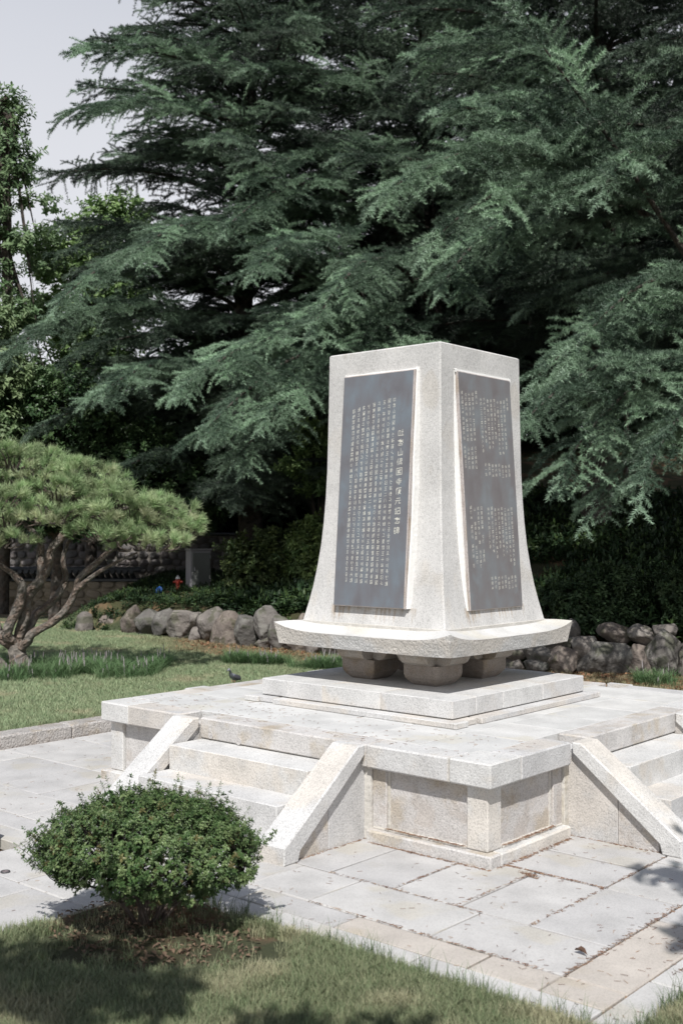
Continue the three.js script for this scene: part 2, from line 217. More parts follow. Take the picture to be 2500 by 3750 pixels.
const JAMO = {}; const ring = Array.from({ length: 11 }, (_, i) => [0.5 + 0.42 * Math.cos(i * 0.6283), 0.5 + 0.42 * Math.sin(i * 0.6283)]);
`ㄱ 108099|ㄴ 102989|ㄷ 8010 102989|ㄹ 1080841415 151989|ㅁ 1080891910|ㅂ 1019 1989 8980 1484|ㅅ 5009 5499|ㅈ 1080 5009 5499|ㅊ 4060 1383 5309 5699|ㅋ 108099 1484|ㅌ 8010 1484 101989|ㅍ 1080 3038 6068 0999|ㅎ 4060 1383`.split('|').forEach((e) => { JAMO[e[0]] = e.slice(2).split(' ').map((q) => q.match(/\d\d/g).map((d) => [(+d[0]) / 9, (+d[1]) / 9])); });
JAMO['ㅇ'] = [ring]; JAMO['ㅎ'].push(ring.map(([x, y]) => [x, 0.45 + y * 0.5]));
for (const [d, s] of [['ㄲ', 'ㄱ'], ['ㄸ', 'ㄷ'], ['ㅃ', 'ㅂ'], ['ㅆ', 'ㅅ'], ['ㅉ', 'ㅈ']]) JAMO[d] = [...JAMO[s].map((l) => l.map(([x, y]) => [x * 0.48, y])), ...JAMO[s].map((l) => l.map(([x, y]) => [0.52 + x * 0.48, y]))];
function hangul(ch) {
  const n = ch.charCodeAt(0) - 0xac00, ci = CHO[Math.floor(n / 588)], ju = JUNG[Math.floor((n % 588) / 28)], jo = JONG[n % 28], out = [], fin = jo ? 0.62 : 1;
  const put = (k, x, y, w, h) => (JAMO[k] || JAMO['ㅂ']).forEach((l) => out.push(l.map(([u, v]) => [x + u * w, y + v * h])));
  const vert = 'ㅏㅐㅑㅒㅓㅔㅕㅖㅣ'.includes(ju), mixed = 'ㅘㅙㅚㅝㅞㅟㅢ'.includes(ju), L = (...p) => out.push(p);
  if (vert) put(ci, 0.04, 0.1 * fin, 0.48, fin * 0.72); else if (mixed) put(ci, 0.1, 0, 0.46, fin * 0.42); else put(ci, 0.22, 0, 0.56, fin * 0.46);
  if (vert || mixed) {
    const two = 'ㅐㅒㅔㅖㅙㅞ'.includes(ju), x = 0.82, y1 = fin;
    L([x + (two ? 0.1 : 0), 0], [x + (two ? 0.1 : 0), y1]);
    if (two) L([x - 0.08, 0.06], [x - 0.08, y1 * 0.94]);
    const my = fin * 0.45; if ('ㅏㅐ'.includes(ju)) L([two ? x - 0.08 : x, my], [two ? x + 0.1 : 1, my]); if ('ㅑㅒ'.includes(ju)) { L([x, my - 0.1], [1, my - 0.1]); L([x, my + 0.1], [1, my + 0.1]); }
    if ('ㅓㅔ'.includes(ju)) L([x - 0.26, my], [two ? x - 0.08 : x, my]); if ('ㅕㅖ'.includes(ju)) { L([x - 0.26, my - 0.1], [two ? x - 0.08 : x, my - 0.1]); L([x - 0.26, my + 0.1], [two ? x - 0.08 : x, my + 0.1]); }
    if (mixed) { const by = fin * 0.72; L([0, by], [0.68, by]); if ('ㅘㅙㅚ'.includes(ju)) L([0.33, fin * 0.5], [0.33, by]); if ('ㅝㅞㅟ'.includes(ju)) L([0.36, by], [0.3, fin * 0.98]); if ('ㅘㅙ'.includes(ju)) L([x, fin * 0.45], [1, fin * 0.45]); if ('ㅝㅞ'.includes(ju)) L([x - 0.2, fin * 0.55], [x, fin * 0.55]); }
  } else {
    const by = fin * (jo ? 0.78 : 0.76); L([0.02, by], [0.98, by]);
    if (ju === 'ㅗ') L([0.5, fin * 0.55], [0.5, by]); if (ju === 'ㅜ') L([0.5, by], [0.5, fin]); if (ju === 'ㅛ') { L([0.36, fin * 0.55], [0.36, by]); L([0.64, fin * 0.55], [0.64, by]); } if (ju === 'ㅠ') { L([0.36, by], [0.34, fin]); L([0.64, by], [0.66, fin]); }
  }
  if (jo) put(jo, 0.24, 0.68, 0.56, 0.32);
  return out;
}
const lr = rng(77);
function writeChar(ctx, ch, x, y, w, h, lw) {
  const code = ch.charCodeAt(0), strokes = code >= 0xac00 && code < 0xd7a4 ? hangul(ch) : layout(glyphTree([ch]), 0, 0, 1, 1, []), tilt = -0.1;
  ctx.lineCap = 'round'; ctx.lineJoin = 'round';
  for (const s of strokes) { ctx.lineWidth = lw * (0.8 + lr() * 0.45); ctx.beginPath(); s.forEach(([u, v], i) => { const X = x + u * w, Y = y + v * h + (u - 0.5) * tilt * h; i ? ctx.lineTo(X, Y) : ctx.moveTo(X, Y); }); ctx.stroke(); }
}
// bronze-dark slate with chalky bloom; lettering cut and filled with pale gold
function plaqueTexture(seed, tint, write) {
  const W = 1024, H = 2048, cv = document.createElement('canvas'); cv.width = W; cv.height = H; const ctx = cv.getContext('2d'), img = ctx.createImageData(W, H), r = rng(seed), N = 256, base = new Float32Array(N * N * 2);
  for (let j = 0; j < N * 2; j++) for (let i = 0; i < N; i++) { const x = i / N, y = j / N; base[j * N + i] = 0.5 + 0.5 * fbm(x * 4 + seed, y * 4, seed, 5) + 0.3 * fbm(x * 9 + seed, y * 2.2, 3, 3) + 0.18 * smooth(fbm(x * 5, y * 5, seed + 4, 4), 0.12, 0.4); }
  const get = (x, y) => { const fx = x * (N - 1), fy = y * (2 * N - 1), i = Math.floor(fx), j = Math.floor(fy), a = fx - i, b = fy - j, i2 = Math.min(N - 1, i + 1), j2 = Math.min(2 * N - 1, j + 1); return lerp(lerp(base[j * N + i], base[j * N + i2], a), lerp(base[j2 * N + i], base[j2 * N + i2], a), b); };
  for (let j = 0; j < H; j++) for (let i = 0; i < W; i++) { const b = get(i / W, j / H), n = (r() - 0.5) * 10, o = (j * W + i) * 4, l = 0.78 + 0.44 * b, w = smooth(b, 0.35, 0.75); img.data[o] = (tint[0] * (1 - 0.0 * w)) * l + n + 9 * (1 - w); img.data[o + 1] = tint[1] * l + n + 2 * (1 - w); img.data[o + 2] = tint[2] * l + n; img.data[o + 3] = 255; }
  ctx.putImageData(img, 0, 0);
  if (write) { ctx.strokeStyle = 'rgba(210,207,194,0.82)'; write(ctx, W, H); }
  ctx.strokeStyle = 'rgba(190,195,200,0.5)'; ctx.lineWidth = 1.5; for (let i = 0; i < 26; i++) { const x = r() * W, y = r() * H; ctx.beginPath(); ctx.moveTo(x, y); ctx.lineTo(x + (r() - 0.3) * 26, y - r() * 34); ctx.stroke(); }
  const t = new THREE.CanvasTexture(cv); t.colorSpace = THREE.SRGBColorSpace; return t;
}
const TITLE = '吐含山佛國寺復元記念碑';
const BODY = ['吐含山佛國寺는新羅人의生動하는氣像과理想하는꿈을한데모아이룩한護', '國의절이다新羅法興王十五年西紀五二八年에創建하고景德王十年西紀七', '五一年에이르러金大城公이主管하여建築藝術의天才인新羅石工들이護國', '의願力을쏟어내어오늘의佛國寺를重創하였다大雄殿極樂殿毘盧殿觀音殿', '應眞殿于佛殿羅漢殿十王殿廻廊經樓等二十餘間建物이五趣五濁을淨潔히', '씻어주던九品蓮池를건너白雲橋靑雲橋七寶橋蓮花橋넘어石段위에釋迦塔', '多寶塔의整然한配列과함께絶妙히配置되었던것이다그後濟度衆生의修道', '場으로佛敎文化의精髓로서八百餘年을내려오다가壬辰倭亂에불탄後大雄', '殿極樂殿泗泳樓紫霞門이再建되었을뿐荒墟한護國寺刹의옛모습은찾을길'];
const frontText = (ctx, W, H) => {
  for (let i = 0; i < 11; i++) writeChar(ctx, TITLE[i], 0.822 * W + (i === 2 ? 4 : 0), (0.247 + i * 0.0415) * H, 76, 56, 6.4);
  const cols = [0.735, 0.664, 0.592, 0.52, 0.446, 0.372, 0.3, 0.227, 0.152], y0 = [0.108, 0.113, 0.117, 0.121, 0.125, 0.13, 0.134, 0.14, 0.146];
  BODY.forEach((s, c) => { const n = s.length, y1 = 0.905 + 0.0; for (let i = 0; i < n; i++) writeChar(ctx, s[i], cols[c] * W - 4, lerp(y0[c], y1 + (8 - c) * 0.0015, i / n) * H, 37, 34, 3.3); });
};
const rightText = (ctx, W, H) => { // rows of donors and makers, most of them worn
  const set = (x0, list, y, dy = 0.0203) => list.forEach((s, c) => [...s].forEach((ch, i) => { if (STROKES[ch] || IDS[ch]) writeChar(ctx, ch, (x0 - c * 0.0655) * W, (y + i * dy + (c % 3) * 0.003) * H, 34, 28, 2.8); }));
  set(0.905, ['施主者'], 0.078); set(0.84, ['國銀行和國一林會社會長', '韓二成林工業株式會社社會', '中一國中工業株式會社社會', '德三洋重會社社會長', '東重德鐵洋工業株式會社', '重大金代建工業式會社長', '大大林代工業社會社長', '光成二三工業行株會社社長'], 0.092); set(0.3, ['釋月山'], 0.07);
  set(0.23, ['佛國寺月山', '大雄釋法王', '信行釋月仙', '佛主釋王光'], 0.08); set(0.23, ['主王釋月光', '行大釋法里', '新道釋山修', '持林釋月仙'], 0.19); set(0.23, ['信行釋月仙', '道法釋林明', '山大釋行月', '光明佛主日'], 0.31);
  set(0.87, ['林生明', '金和吉', '李王三', '朴仙信', '崔大林', '李行光', '金月明', '朴一生'], 0.375);
  set(0.87, ['同德白動車工業株式會社會長', '光洋川三林工業式會社社長', '三和石重工株式會社社', '東金鐵車工業株式會社社', '光子月工業會社會長', '東洋山川土工業社會社長', '韓國子土工業株式社會', '林大會社同三行社長'], 0.565);
  set(0.28, ['記里林國寶 信行 法里月', '佛主李行金山 重 法王建行', '山 書里李和明 石工林行', '釋行光 釋月仙 釋行林 石'], 0.565);
  set(0.87, ['金月仙', '李行山', '光林日', '信里生', '中白林', '成建明', '金大信', '林和光'], 0.862);
};
M.plaqueFront = new THREE.MeshStandardMaterial({ map: plaqueTexture(3, [101, 108, 115], frontText), roughness: 0.42, metalness: 0.0, bumpMap: grainBump, bumpScale: 0.0006 });
M.plaqueRight = new THREE.MeshStandardMaterial({ map: plaqueTexture(9, [109, 112, 115], rightText), roughness: 0.42, metalness: 0.0, bumpMap: grainBump, bumpScale: 0.0006 });
M.plaqueBlank = new THREE.MeshStandardMaterial({ map: plaqueTexture(14, [100, 108, 118], null), roughness: 0.45 });
M.plaqueEdge = stone([0.5, 0.45, 0.43], grainStained, grainBump, 0.002, 0.6);
M.mortarPale = new THREE.MeshStandardMaterial({ color: new THREE.Color().setRGB(0.78, 0.77, 0.75), roughness: 0.95, bumpMap: roughBump, bumpScale: 0.003 });
{
  // one map per face of the shaft, 2.04 m wide and 3.1 m tall: granite with rain stains under the plaque and along the top
  const N = 1024, sr = rng(4321), streak = Array.from({ length: 60 }, () => [0.2 + sr() * 0.6, 0.003 + sr() * 0.012, 0.3 + sr() * 0.7, 0.4 + sr() * 0.6]);
  const shaftTex = texture(N, (u, v, i, j) => {
    const oi = Math.floor(i * 1.29) % GN, oj = Math.floor(j * 1.94) % GN, o = oj * GN + oi, f = clamp(flecks[o], 0, 1), b = clamp(fleckBig[o], 0, 1), m = tile(u, v, 7, 1), s = smooth(tile(u, v, 6, 4, 5), 0.1, 0.4), n = gr() * 0.09;
    let st = 0; if (v < 0.068 || v > 0.93) for (const [x, w, d, k] of streak) { const q = 1 - Math.abs(u - x) / w; if (q > 0) { const reach = v < 0.068 ? (v - 0.068 * (1 - d)) / 0.03 : (v - 1 + 0.07 * d * 0.6) / 0.03; st += clamp(reach, 0, 1) * q * k * (0.6 + 0.8 * (0.5 + tile(u, v, 40, 6, 3))); } }
    st = clamp(st * (v > 0.93 ? 0.35 : 0.8), 0, 1); const l = 0.89 - 0.22 * f - 0.1 * b + 0.16 * m + n - 0.05;
    return [l * (1 - 0.02 * s - 0.26 * st), l * (1 - 0.045 * s - 0.36 * st), l * (0.99 - 0.08 * s - 0.46 * st)];
  }, { srgb: true });
  M.stainedShaft = stone([0.66, 0.645, 0.635], shaftTex, grainBump, 0.005, 0.88);
}
// ------------------------------------------------------------------ paving of granite slabs (x, z axes follow the monument)
const pr = rng(11);
const pick = (r, ...a) => a[Math.floor(r() * a.length)];
const pavement = new THREE.Group(); pavement.name = 'pavement'; pavement.userData.kind = 'structure'; scene.add(pavement);
{
  const soil = texture(512, (u, v) => { const n = 0.5 + tile(u, v, 30, 2, 4), k = gr() * 0.35; return [0.30 * n + 0.2 * k, 0.22 * n + 0.13 * k, 0.15 * n + 0.08 * k]; }, { srgb: true, repeat: 1 });
  const bedMat = new THREE.MeshStandardMaterial({ color: new THREE.Color().setRGB(0.85, 0.75, 0.66), map: soil, roughness: 1, bumpMap: roughBump, bumpScale: 0.02 });
  const bed = block(-2.95 * K, 2.86 * K, -0.2, -0.017, -2.9 * K, 2.79 * K, 0.004); part('joint_bed', boxUV(bed), bedMat, pavement);
  const bed2 = block(-0.52 * K, 0.52 * K, -0.2, -0.017, 2.79 * K + 0.002, 6 * K, 0.004); part('joint_bed', boxUV(bed2), bedMat, pavement);
  const skip = (x0, x1, z0, z1) => Math.max(Math.abs(x0), Math.abs(x1)) < 1.45 && Math.max(Math.abs(z0), Math.abs(z1)) < 1.45; // under the platform
  const laid = (x0, x1, z0, z1, mat) => {
    if (skip(x0, x1, z0, z1)) return;
    const gap = 0.0035 + pr() * 0.0025, dy = (pr() - 0.5) * 0.006;
    const g = block((x0 + gap) * K, (x1 - gap) * K, -0.1, 0 + dy, (z0 + gap) * K, (z1 - gap) * K, 0.006 + pr() * 0.004, pr, 0.004);
    part('paver', boxUV(g, pr() * 9, pr() * 9), mat || pick(pr, M.pave, M.paveB, M.paveC, M.pave), pavement);
  };
  // near strip, joint by joint as laid
  const rows = [
    [1.42, 2.077, [-2.9, -2.53, -1.91, -1.47, -0.98, -0.42, 0.1, 0.55, 0.972, 1.355, 1.725, 2.093]],
    [2.077, 2.455, [-2.9, -2.3, -1.79, -1.085, -0.6, -0.05, 0.42, 0.8, 1.17, 1.842, 2.456]],
    [2.455, 2.632, [-2.9, -2.2, -1.33, -0.72, -0.2, 0.39, 0.914, 1.47, 2.146, 2.456]],
    [2.632, 2.8, [-2.9, -2.1, -1.2, -0.55, 0.52, 1.2, 1.95, 2.718]],
  ];
  for (const [z0, z1, xs] of rows) for (let i = 0; i < xs.length - 1; i++) {
    if (z0 === 2.632 && xs[i] === -0.55) continue;
    laid(xs[i], xs[i + 1], z0, z1, z0 === 2.455 && i > 5 ? (i === 6 ? M.paveB : M.topSand) : z0 === 2.632 ? M.paveC : null);
  }
  laid(-0.55, -0.035, 2.632, 3.16); laid(-0.035, 0.52, 2.632, 3.16);
  laid(-0.53, 0.1, 3.16, 3.62); laid(0.1, 0.52, 3.16, 3.62); for (let k = 0; k < 3; k++) { laid(-0.53, -0.1 + k * 0.1, 3.62 + k * 0.5, 4.12 + k * 0.5); laid(-0.1 + k * 0.1, 0.52, 3.62 + k * 0.5, 4.12 + k * 0.5); }
  // right strip
  const cols = [
    [1.42, 2.083, [-2.9, -2.2, -1.62, -1.05, -0.5, 0.1, 0.62, 1.042, 1.42]],
    [2.083, 2.456, [-2.9, -2.35, -1.8, -1.2, -0.66, -0.15, 0.36, 0.88, 1.42, 2.077]],
    [2.456, 2.718, [-2.9, -2.1, -1.5, -0.85, -0.2, 0.45, 1.08, 1.66, 2.455]],
    [2.718, 2.88, [-2.9, -2, -1.1, -0.2, 0.7, 1.6, 2.287, 2.8]],
  ];
  for (const [x0, x1, zs] of cols) for (let i = 0; i < zs.length - 1; i++) laid(x0, x1, zs[i], zs[i + 1], x0 === 2.456 && i > 6 ? M.topSand : x0 === 2.718 ? M.paveC : null);
  laid(2.456, 2.718, 2.455, 2.632, M.topSand);
  // left and back strips
  for (let i = 0, x = -2.9; i < 4; i++) { const w = [0.34, 0.38, 0.36, 0.42][i]; let z = -2.9 + (i % 2) * 0.25; if (i % 2) laid(x, x + w, -2.9, z); while (z < 1.41) { const e = z + 0.45 + pr() * 0.25; laid(x, x + w, z, e > 1.2 ? 1.42 : e); z = e > 1.2 ? 1.42 : e; } x += w; }
  for (let j = 0; j < 3; j++) { let x = -1.4; while (x < 1.41) { const e = x + 0.5 + pr() * 0.2; laid(x, e > 1.2 ? 1.42 : e, -2.9 + j * 0.49, -2.41 + j * 0.49); x = e > 1.2 ? 1.42 : e; } }
}

// ------------------------------------------------------------------ stepped platform
const plat = thing('stone_platform', 'square pale granite platform with stairs between sloping cheek stones under the inscribed stele', 'platform', V(0, 0, 0));
const mr = rng(23);
{
  const A = 1.5422, HS = 0.5139, TS = 0.1253, W = 1.4937, add = (name, g, m, parent = plat) => part(name, boxUV(g, mr() * 7, mr() * 7), m, parent);
  const B = (x0, x1, y0, y1, z0, z1, c = 0.008, w = 0.002) => block(x0 * K, x1 * K, y0 * K, y1 * K, z0 * K, z1 * K, c, mr, w);
  // turn a piece drawn for the front (z+) side to side k
  const side = (k, g) => { g.rotateY(k * Math.PI / 2); return g; };
  const e = 0.0012;
  add('core', B(-1.44, 1.44, 0.004, 0.384, -1.44, 1.44, 0.004), M.graniteC);
  for (let k = 0; k < 4; k++) {
    for (const s of [-1, 1]) {
      const X = (a, b) => (s > 0 ? [a, b] : [-b, -a]);
      // base moulding; the stone towards the turn owns the corner
      const own = s > 0 ? A : W - 0.05;
      add('plinth_stone', side(k, B(...X(0.752, own), -0.01, 0.062, W - 0.05, A, 0.014)), s > 0 ? M.stainedB : M.graniteB);
      // wall: narrow pilaster, recessed panel, corner pilaster
      add('pilaster', side(k, B(...X(0.76, 0.852), 0.062 + e, HS - TS - e, 1.40, W - 0.003)), M.stained);
      add('wall_panel', side(k, B(...X(0.852 + e, 1.366), 0.062 + e, HS - TS - e, 1.40, W - 0.024)), mr() < 0.6 ? M.stained : M.stainedB);
      if (s > 0) add('corner_pilaster', side(k, B(1.368, W, 0.062 + e, HS - TS - e, 1.368, W, 0.01)), M.graniteB);
      add('mortar_joint', side(k, B(...X(0.712, 0.7595), -0.005, HS - TS - e, 1.40, W + 0.012, 0.004)), M.mortar);
      add('mortar_joint', side(k, B(...X(0.8525, 0.868), 0.064, HS - TS - 2 * e, 1.44, W - 0.016, 0.003)), M.mortar);
      add('mortar_joint', side(k, B(...X(0.77, 1.36), 0.0625, 0.072, 1.44, W + 0.006, 0.003, 0.001)), M.mortar);
      // cap stones along the edge
      if (s > 0) add('cap_stone', side(k, B(1.29 + e, A, HS - TS, HS, 1.255 + e, A, 0.014, 0.003)), M.graniteB);
      add('cap_stone', side(k, B(...X(0.752, s > 0 ? 1.29 - e : 1.255 - e), HS - TS, HS, 1.352, A, 0.014, 0.003)), s > 0 ? M.granite : M.graniteC);
    }
    add('mortar_joint', side(k, B(1.287, 1.2925, HS - TS + 0.002, HS - 0.003, 1.36, A - 0.004, 0.001, 0.0005)), M.mortar);
    add('mortar_joint', side(k, B(-1.258, -1.2525, HS - TS + 0.002, HS - 0.003, 1.36, A - 0.004, 0.001, 0.0005)), M.mortar);
    add('cap_stone', side(k, B(-0.56, 0.751, HS - TS + 0.001, HS - 0.001, 1.352, A - 0.002, 0.012, 0.002)), M.stainedB);
    // stairs
    const st = [[0.384, 1.40, 1.79], [0.240, 1.70, 2.022], [0.098, 1.95, 2.12]];
    st.forEach(([y, z0, z1], i) => add('step', side(k, B(-0.556, 0.556, i === 2 ? -0.01 : [0.235, 0.093][i], y, z0, z1, 0.009)), i === 0 ? M.graniteB : i === 1 ? M.granite : M.graniteC));
    for (const s of [-1, 1]) {
      const outl = [[1.545, 0.512], [1.6, 0.512], [2.166, 0.086], [2.166, 0.0], [2.06, 0.0], [2.045, 0.053], [1.545, 0.455]];
      const x0 = s > 0 ? 0.56 : -0.75, cheek = add('cheek_stone', side(k, slab(outl.map(([z, y]) => [z * K, y * K]), x0 * K, (x0 + 0.19) * K, (u, v, w) => V(w, v, u), 0.012)), k % 2 ? M.graniteB : M.granite);
      const px0 = s > 0 ? 0.58 : -0.715, px1 = px0 + 0.135;
      add('cheek_panel', side(k, slab([[1.5, 0.0], [1.797, 0.0], [1.797, 0.255], [1.5, 0.49]].map(([z, y]) => [z * K, (y - 0.003) * K]), px0 * K, px1 * K, (u, v, w) => V(w, v, u), 0.005)), M.graniteC, cheek);
      add('cheek_panel', side(k, slab([[1.8, 0.0], [2.03, 0.0], [2.03, 0.064], [1.8, 0.25]].map(([z, y]) => [z * K, (y - 0.003) * K]), px0 * K, px1 * K, (u, v, w) => V(w, v, u), 0.005)), M.stained, cheek);
    }
  }
  // round plugs in the top riser of the left stair
  for (const x of [-0.463, -0.221]) { const g = new THREE.CylinderGeometry(0.022 * K, 0.022 * K, 0.01, 16); g.rotateX(Math.PI / 2); g.translate(x * K, 0.41 * K + (x < -0.3 ? 0.012 : 0), (A - 0.0005) * K); add('stone_plug', g, M.stained); }
  // floor slabs of the platform top
  const gx = [-1.352, -0.99, -0.6, -0.21, 0.175, 0.565, 0.96, 1.352], gz = [-1.352, -0.88, -0.44, 0.02, 0.45, 0.89, 1.352];
  for (let i = 0; i < gx.length - 1; i++) for (let j = 0; j < gz.length - 1; j++) {
    if (gx[i] > -0.8 && gx[i + 1] < 0.8 && gz[j] > -0.7 && gz[j + 1] < 0.7) continue;
    const g = 0.0016 + mr() * 0.0016; add('floor_slab', B(gx[i] + g, gx[i + 1] - g, 0.4, HS - 0.001 + (mr() - 0.5) * 0.002, gz[j] + g, gz[j + 1] - g, 0.005, 0.0025), pick(mr, M.top, M.topB, M.topC));
  }
}

// ------------------------------------------------------------------ stele on its pedestal
const stele = thing('memorial_stele', 'tall flared pale granite stele with dark inscribed plaques on an upturned eave slab', 'monument', V(0, 0, 0));
{
  const add = (name, g, m, parent = stele, label) => part(name, boxUV(g, mr() * 7, mr() * 7), m, parent, label);
  const B = (x0, x1, y0, y1, z0, z1, c = 0.008, w = 0.002) => block(x0 * K, x1 * K, y0 * K, y1 * K, z0 * K, z1 * K, c, mr, w);
  const side = (k, g) => { g.rotateY(k * Math.PI / 2); return g; };
  const T1 = 0.8664, T2 = 0.7828;
  for (let k = 0; k < 4; k++) {
    add('pedestal_base_stone', side(k, B(-0.6, 0.842, 0.5145, 0.548, 0.62, T1, 0.006)), pick(mr, M.granite, M.graniteC));
    add('pedestal_base_stone', side(k, B(0.8435, T1, 0.5145, 0.548, 0.741, T1, 0.006)), M.graniteB);
    add('pedestal_stone', side(k, B(-0.535, -0.242, 0.5535, 0.6617, 0.55, T2, 0.007)), M.granite);
    add('pedestal_stone', side(k, B(-0.239, 0.236, 0.5535, 0.6617, 0.55, T2, 0.007)), M.graniteB);
    add('pedestal_stone', side(k, B(0.239, T2, 0.5535, 0.6617, 0.537, T2, 0.009)), M.granite);
    add('mortar_joint', side(k, B(-0.2425, -0.2385, 0.556, 0.66, 0.6, T2 - 0.004, 0.001, 0)), M.mortar);
    add('mortar_joint', side(k, B(0.2355, 0.2395, 0.556, 0.66, 0.6, T2 - 0.004, 0.001, 0)), M.mortar);
  }
  add('pedestal_floor', B(-0.556, 0.556, 0.55, 0.661, -0.556, 0.556, 0.004), M.graniteB);
  // bracket feet with an inward curve, cross arms above
  const foot = () => { const s = new Soup(), N = 6, ring = (y, h, c) => { const q = []; for (const [sx, sz] of [[1, 1], [-1, 1], [-1, -1], [1, -1]]) { const f = sx * sz > 0; q.push(f ? V(sx * h, y, sz * (h - c)) : V(sx * (h - c), y, sz * h), f ? V(sx * (h - c), y, sz * h) : V(sx * h, y, sz * (h - c))); } return q; };
    const prof = [[0.661, 0.088], [0.672, 0.103], [0.69, 0.12], [0.712, 0.134], [0.735, 0.139], [0.795, 0.139]]; let last = null;
    for (const [y, h] of prof) { const q = ring(y * K, h * K, 0.012); if (last) for (let i = 0; i < 8; i++) s.quad(last[i], q[i], q[(i + 1) % 8], last[(i + 1) % 8]); last = q; }
    for (let i = 1; i < 7; i++) s.tri(last[0], last[i + 1], last[i]); const g = s.build(); const p = g.attributes.position.array;
    return g; };
  for (const [sx, sz] of [[1, 1], [-1, 1], [-1, -1], [1, -1]]) {
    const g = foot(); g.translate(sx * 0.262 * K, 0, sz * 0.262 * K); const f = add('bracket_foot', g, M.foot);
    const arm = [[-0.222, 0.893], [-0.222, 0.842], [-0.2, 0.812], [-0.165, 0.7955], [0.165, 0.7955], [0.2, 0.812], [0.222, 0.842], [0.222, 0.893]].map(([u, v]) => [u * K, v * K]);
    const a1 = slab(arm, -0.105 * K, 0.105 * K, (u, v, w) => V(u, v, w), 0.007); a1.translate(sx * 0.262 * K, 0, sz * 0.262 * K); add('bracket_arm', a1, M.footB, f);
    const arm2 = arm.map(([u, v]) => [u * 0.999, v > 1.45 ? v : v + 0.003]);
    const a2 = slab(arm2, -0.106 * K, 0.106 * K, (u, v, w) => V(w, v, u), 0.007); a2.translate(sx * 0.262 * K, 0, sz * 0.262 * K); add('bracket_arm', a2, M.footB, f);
  }
  // eave slab with upturned corners, hewn faces
  {
    const R = 0.727, RB = 0.7024, S0 = 0.57, lip = (s) => 0.987 + 0.054 * Math.pow(Math.abs(s), 5), N = 28, s = new Soup(), st = new Soup();
    const out = (s) => 1 + 0.0 * s;
    for (let k = 0; k < 4; k++) {
      const c = Math.round(Math.cos(k * Math.PI / 2)), d = Math.round(Math.sin(k * Math.PI / 2)), put = (x, y, z) => V((x * c + z * d) * K, y * K, (-x * d + z * c) * K);
      const J = 8, top = (s, v) => { const h = lerp(S0, R, v), y = lerp(1.052, lip(s), 1 - Math.pow(1 - v, 1.6)) ; return put(s * h, v === 1 ? lip(s) : y - 0.006 * Math.sin(v * 3.14) + (Math.pow(Math.abs(s), 5) * 0.012 * Math.sin(v * 3.14)), h); };
      const face = (s, v) => { const q = 1 - v, rough = v > 0 && v < 1 && Math.abs(s) < 1 ? fbm(s * 9 + k * 4, v * 3, k, 3) * 0.012 : 0; return put(s * lerp(R, RB, v), lerp(lip(s), 0.893 + 0.006 * Math.pow(Math.abs(s), 4), v), lerp(R, RB, v) + rough); };
      for (let i = 0; i < N; i++) { const a = i / N * 2 - 1, b = (i + 1) / N * 2 - 1;
        for (let j = 0; j < J; j++) st.quad(top(a, j / J), top(a, (j + 1) / J), top(b, (j + 1) / J), top(b, j / J));
        for (let j = 0; j < 5; j++) s.quad(face(a, j / 5), face(a, (j + 1) / 5), face(b, (j + 1) / 5), face(b, j / 5));
        s.tri(face(a, 1), put(0, 0.893, 0), face(b, 1)); }
    }
    let g = s.build(); g.deleteAttribute('normal'); g = toCreasedNormals(mergeVertices(g, 1e-4), 0.5);
    const ev = add('eave_slab', g, M.hewn); let g2 = st.build(); g2.deleteAttribute('normal'); g2 = toCreasedNormals(mergeVertices(g2, 1e-4), 0.6); add('eave_top', g2, M.topC, ev);
  }
  // flared shaft with chamfered corners
  const prof = [[1.046, 0.593], [1.06, 0.589], [1.11, 0.578], [1.18, 0.563], [1.29, 0.542], [1.4175, 0.523], [1.56, 0.506], [1.714, 0.4935], [1.88, 0.484], [2.07, 0.477], [2.45, 0.471], [2.8, 0.467], [2.842, 0.4665], [2.851, 0.458]];
  {
    const s = new Soup(), ch = 0.009, N = 6, ring = (y, h) => { const q = []; for (let k = 0; k < 4; k++) { const c = Math.round(Math.cos(k * Math.PI / 2)), d = Math.round(Math.sin(k * Math.PI / 2)); for (let i = 0; i <= N; i++) { const x = lerp(-h + ch, h - ch, i / N), w = i > 0 && i < N ? fbm(x * 3 + k * 5, y * 3, k, 3) * 0.004 : 0; q.push(V((x * c + (h + w) * d) * K, y * K, (-x * d + (h + w) * c) * K)); } } return q; };
    const sub = []; for (let i = 0; i < prof.length - 1; i++) { sub.push(prof[i]); if (prof[i + 1][0] - prof[i][0] > 0.06) sub.push([(prof[i][0] + prof[i + 1][0]) / 2, (prof[i][1] + prof[i + 1][1]) / 2]); } sub.push(prof[prof.length - 1]);
    let last = null; for (const [y, h] of sub) { const q = ring(y, h); if (last) for (let i = 0; i < q.length; i++) { const j = (i + 1) % q.length; s.quad(last[i], last[j], q[j], q[i]); } last = q; }
    const top = V(0, 2.853 * K, 0); for (let i = 0; i < last.length; i++) s.tri(last[i], last[(i + 1) % last.length], top);
    let g = s.build(); g.deleteAttribute('normal'); g = toCreasedNormals(mergeVertices(g, 1e-4), 0.35);
    g = g.index ? g.toNonIndexed() : g; const pp = g.attributes.position, uv = new Float32Array(pp.count * 2), na = V(), nb = V(), nc = V();
    for (let i = 0; i < pp.count; i += 3) { na.fromBufferAttribute(pp, i); nb.fromBufferAttribute(pp, i + 1); nc.fromBufferAttribute(pp, i + 2); const n = nb.clone().sub(na).cross(nc.clone().sub(na)); [na, nb, nc].forEach((q, k) => { uv[(i + k) * 2] = (Math.abs(n.x) > Math.abs(n.z) ? -q.z * Math.sign(n.x) : q.x * Math.sign(n.z)) / 2.04 + 0.5; uv[(i + k) * 2 + 1] = (q.y - 1.046 * K) / 3.1; }); }
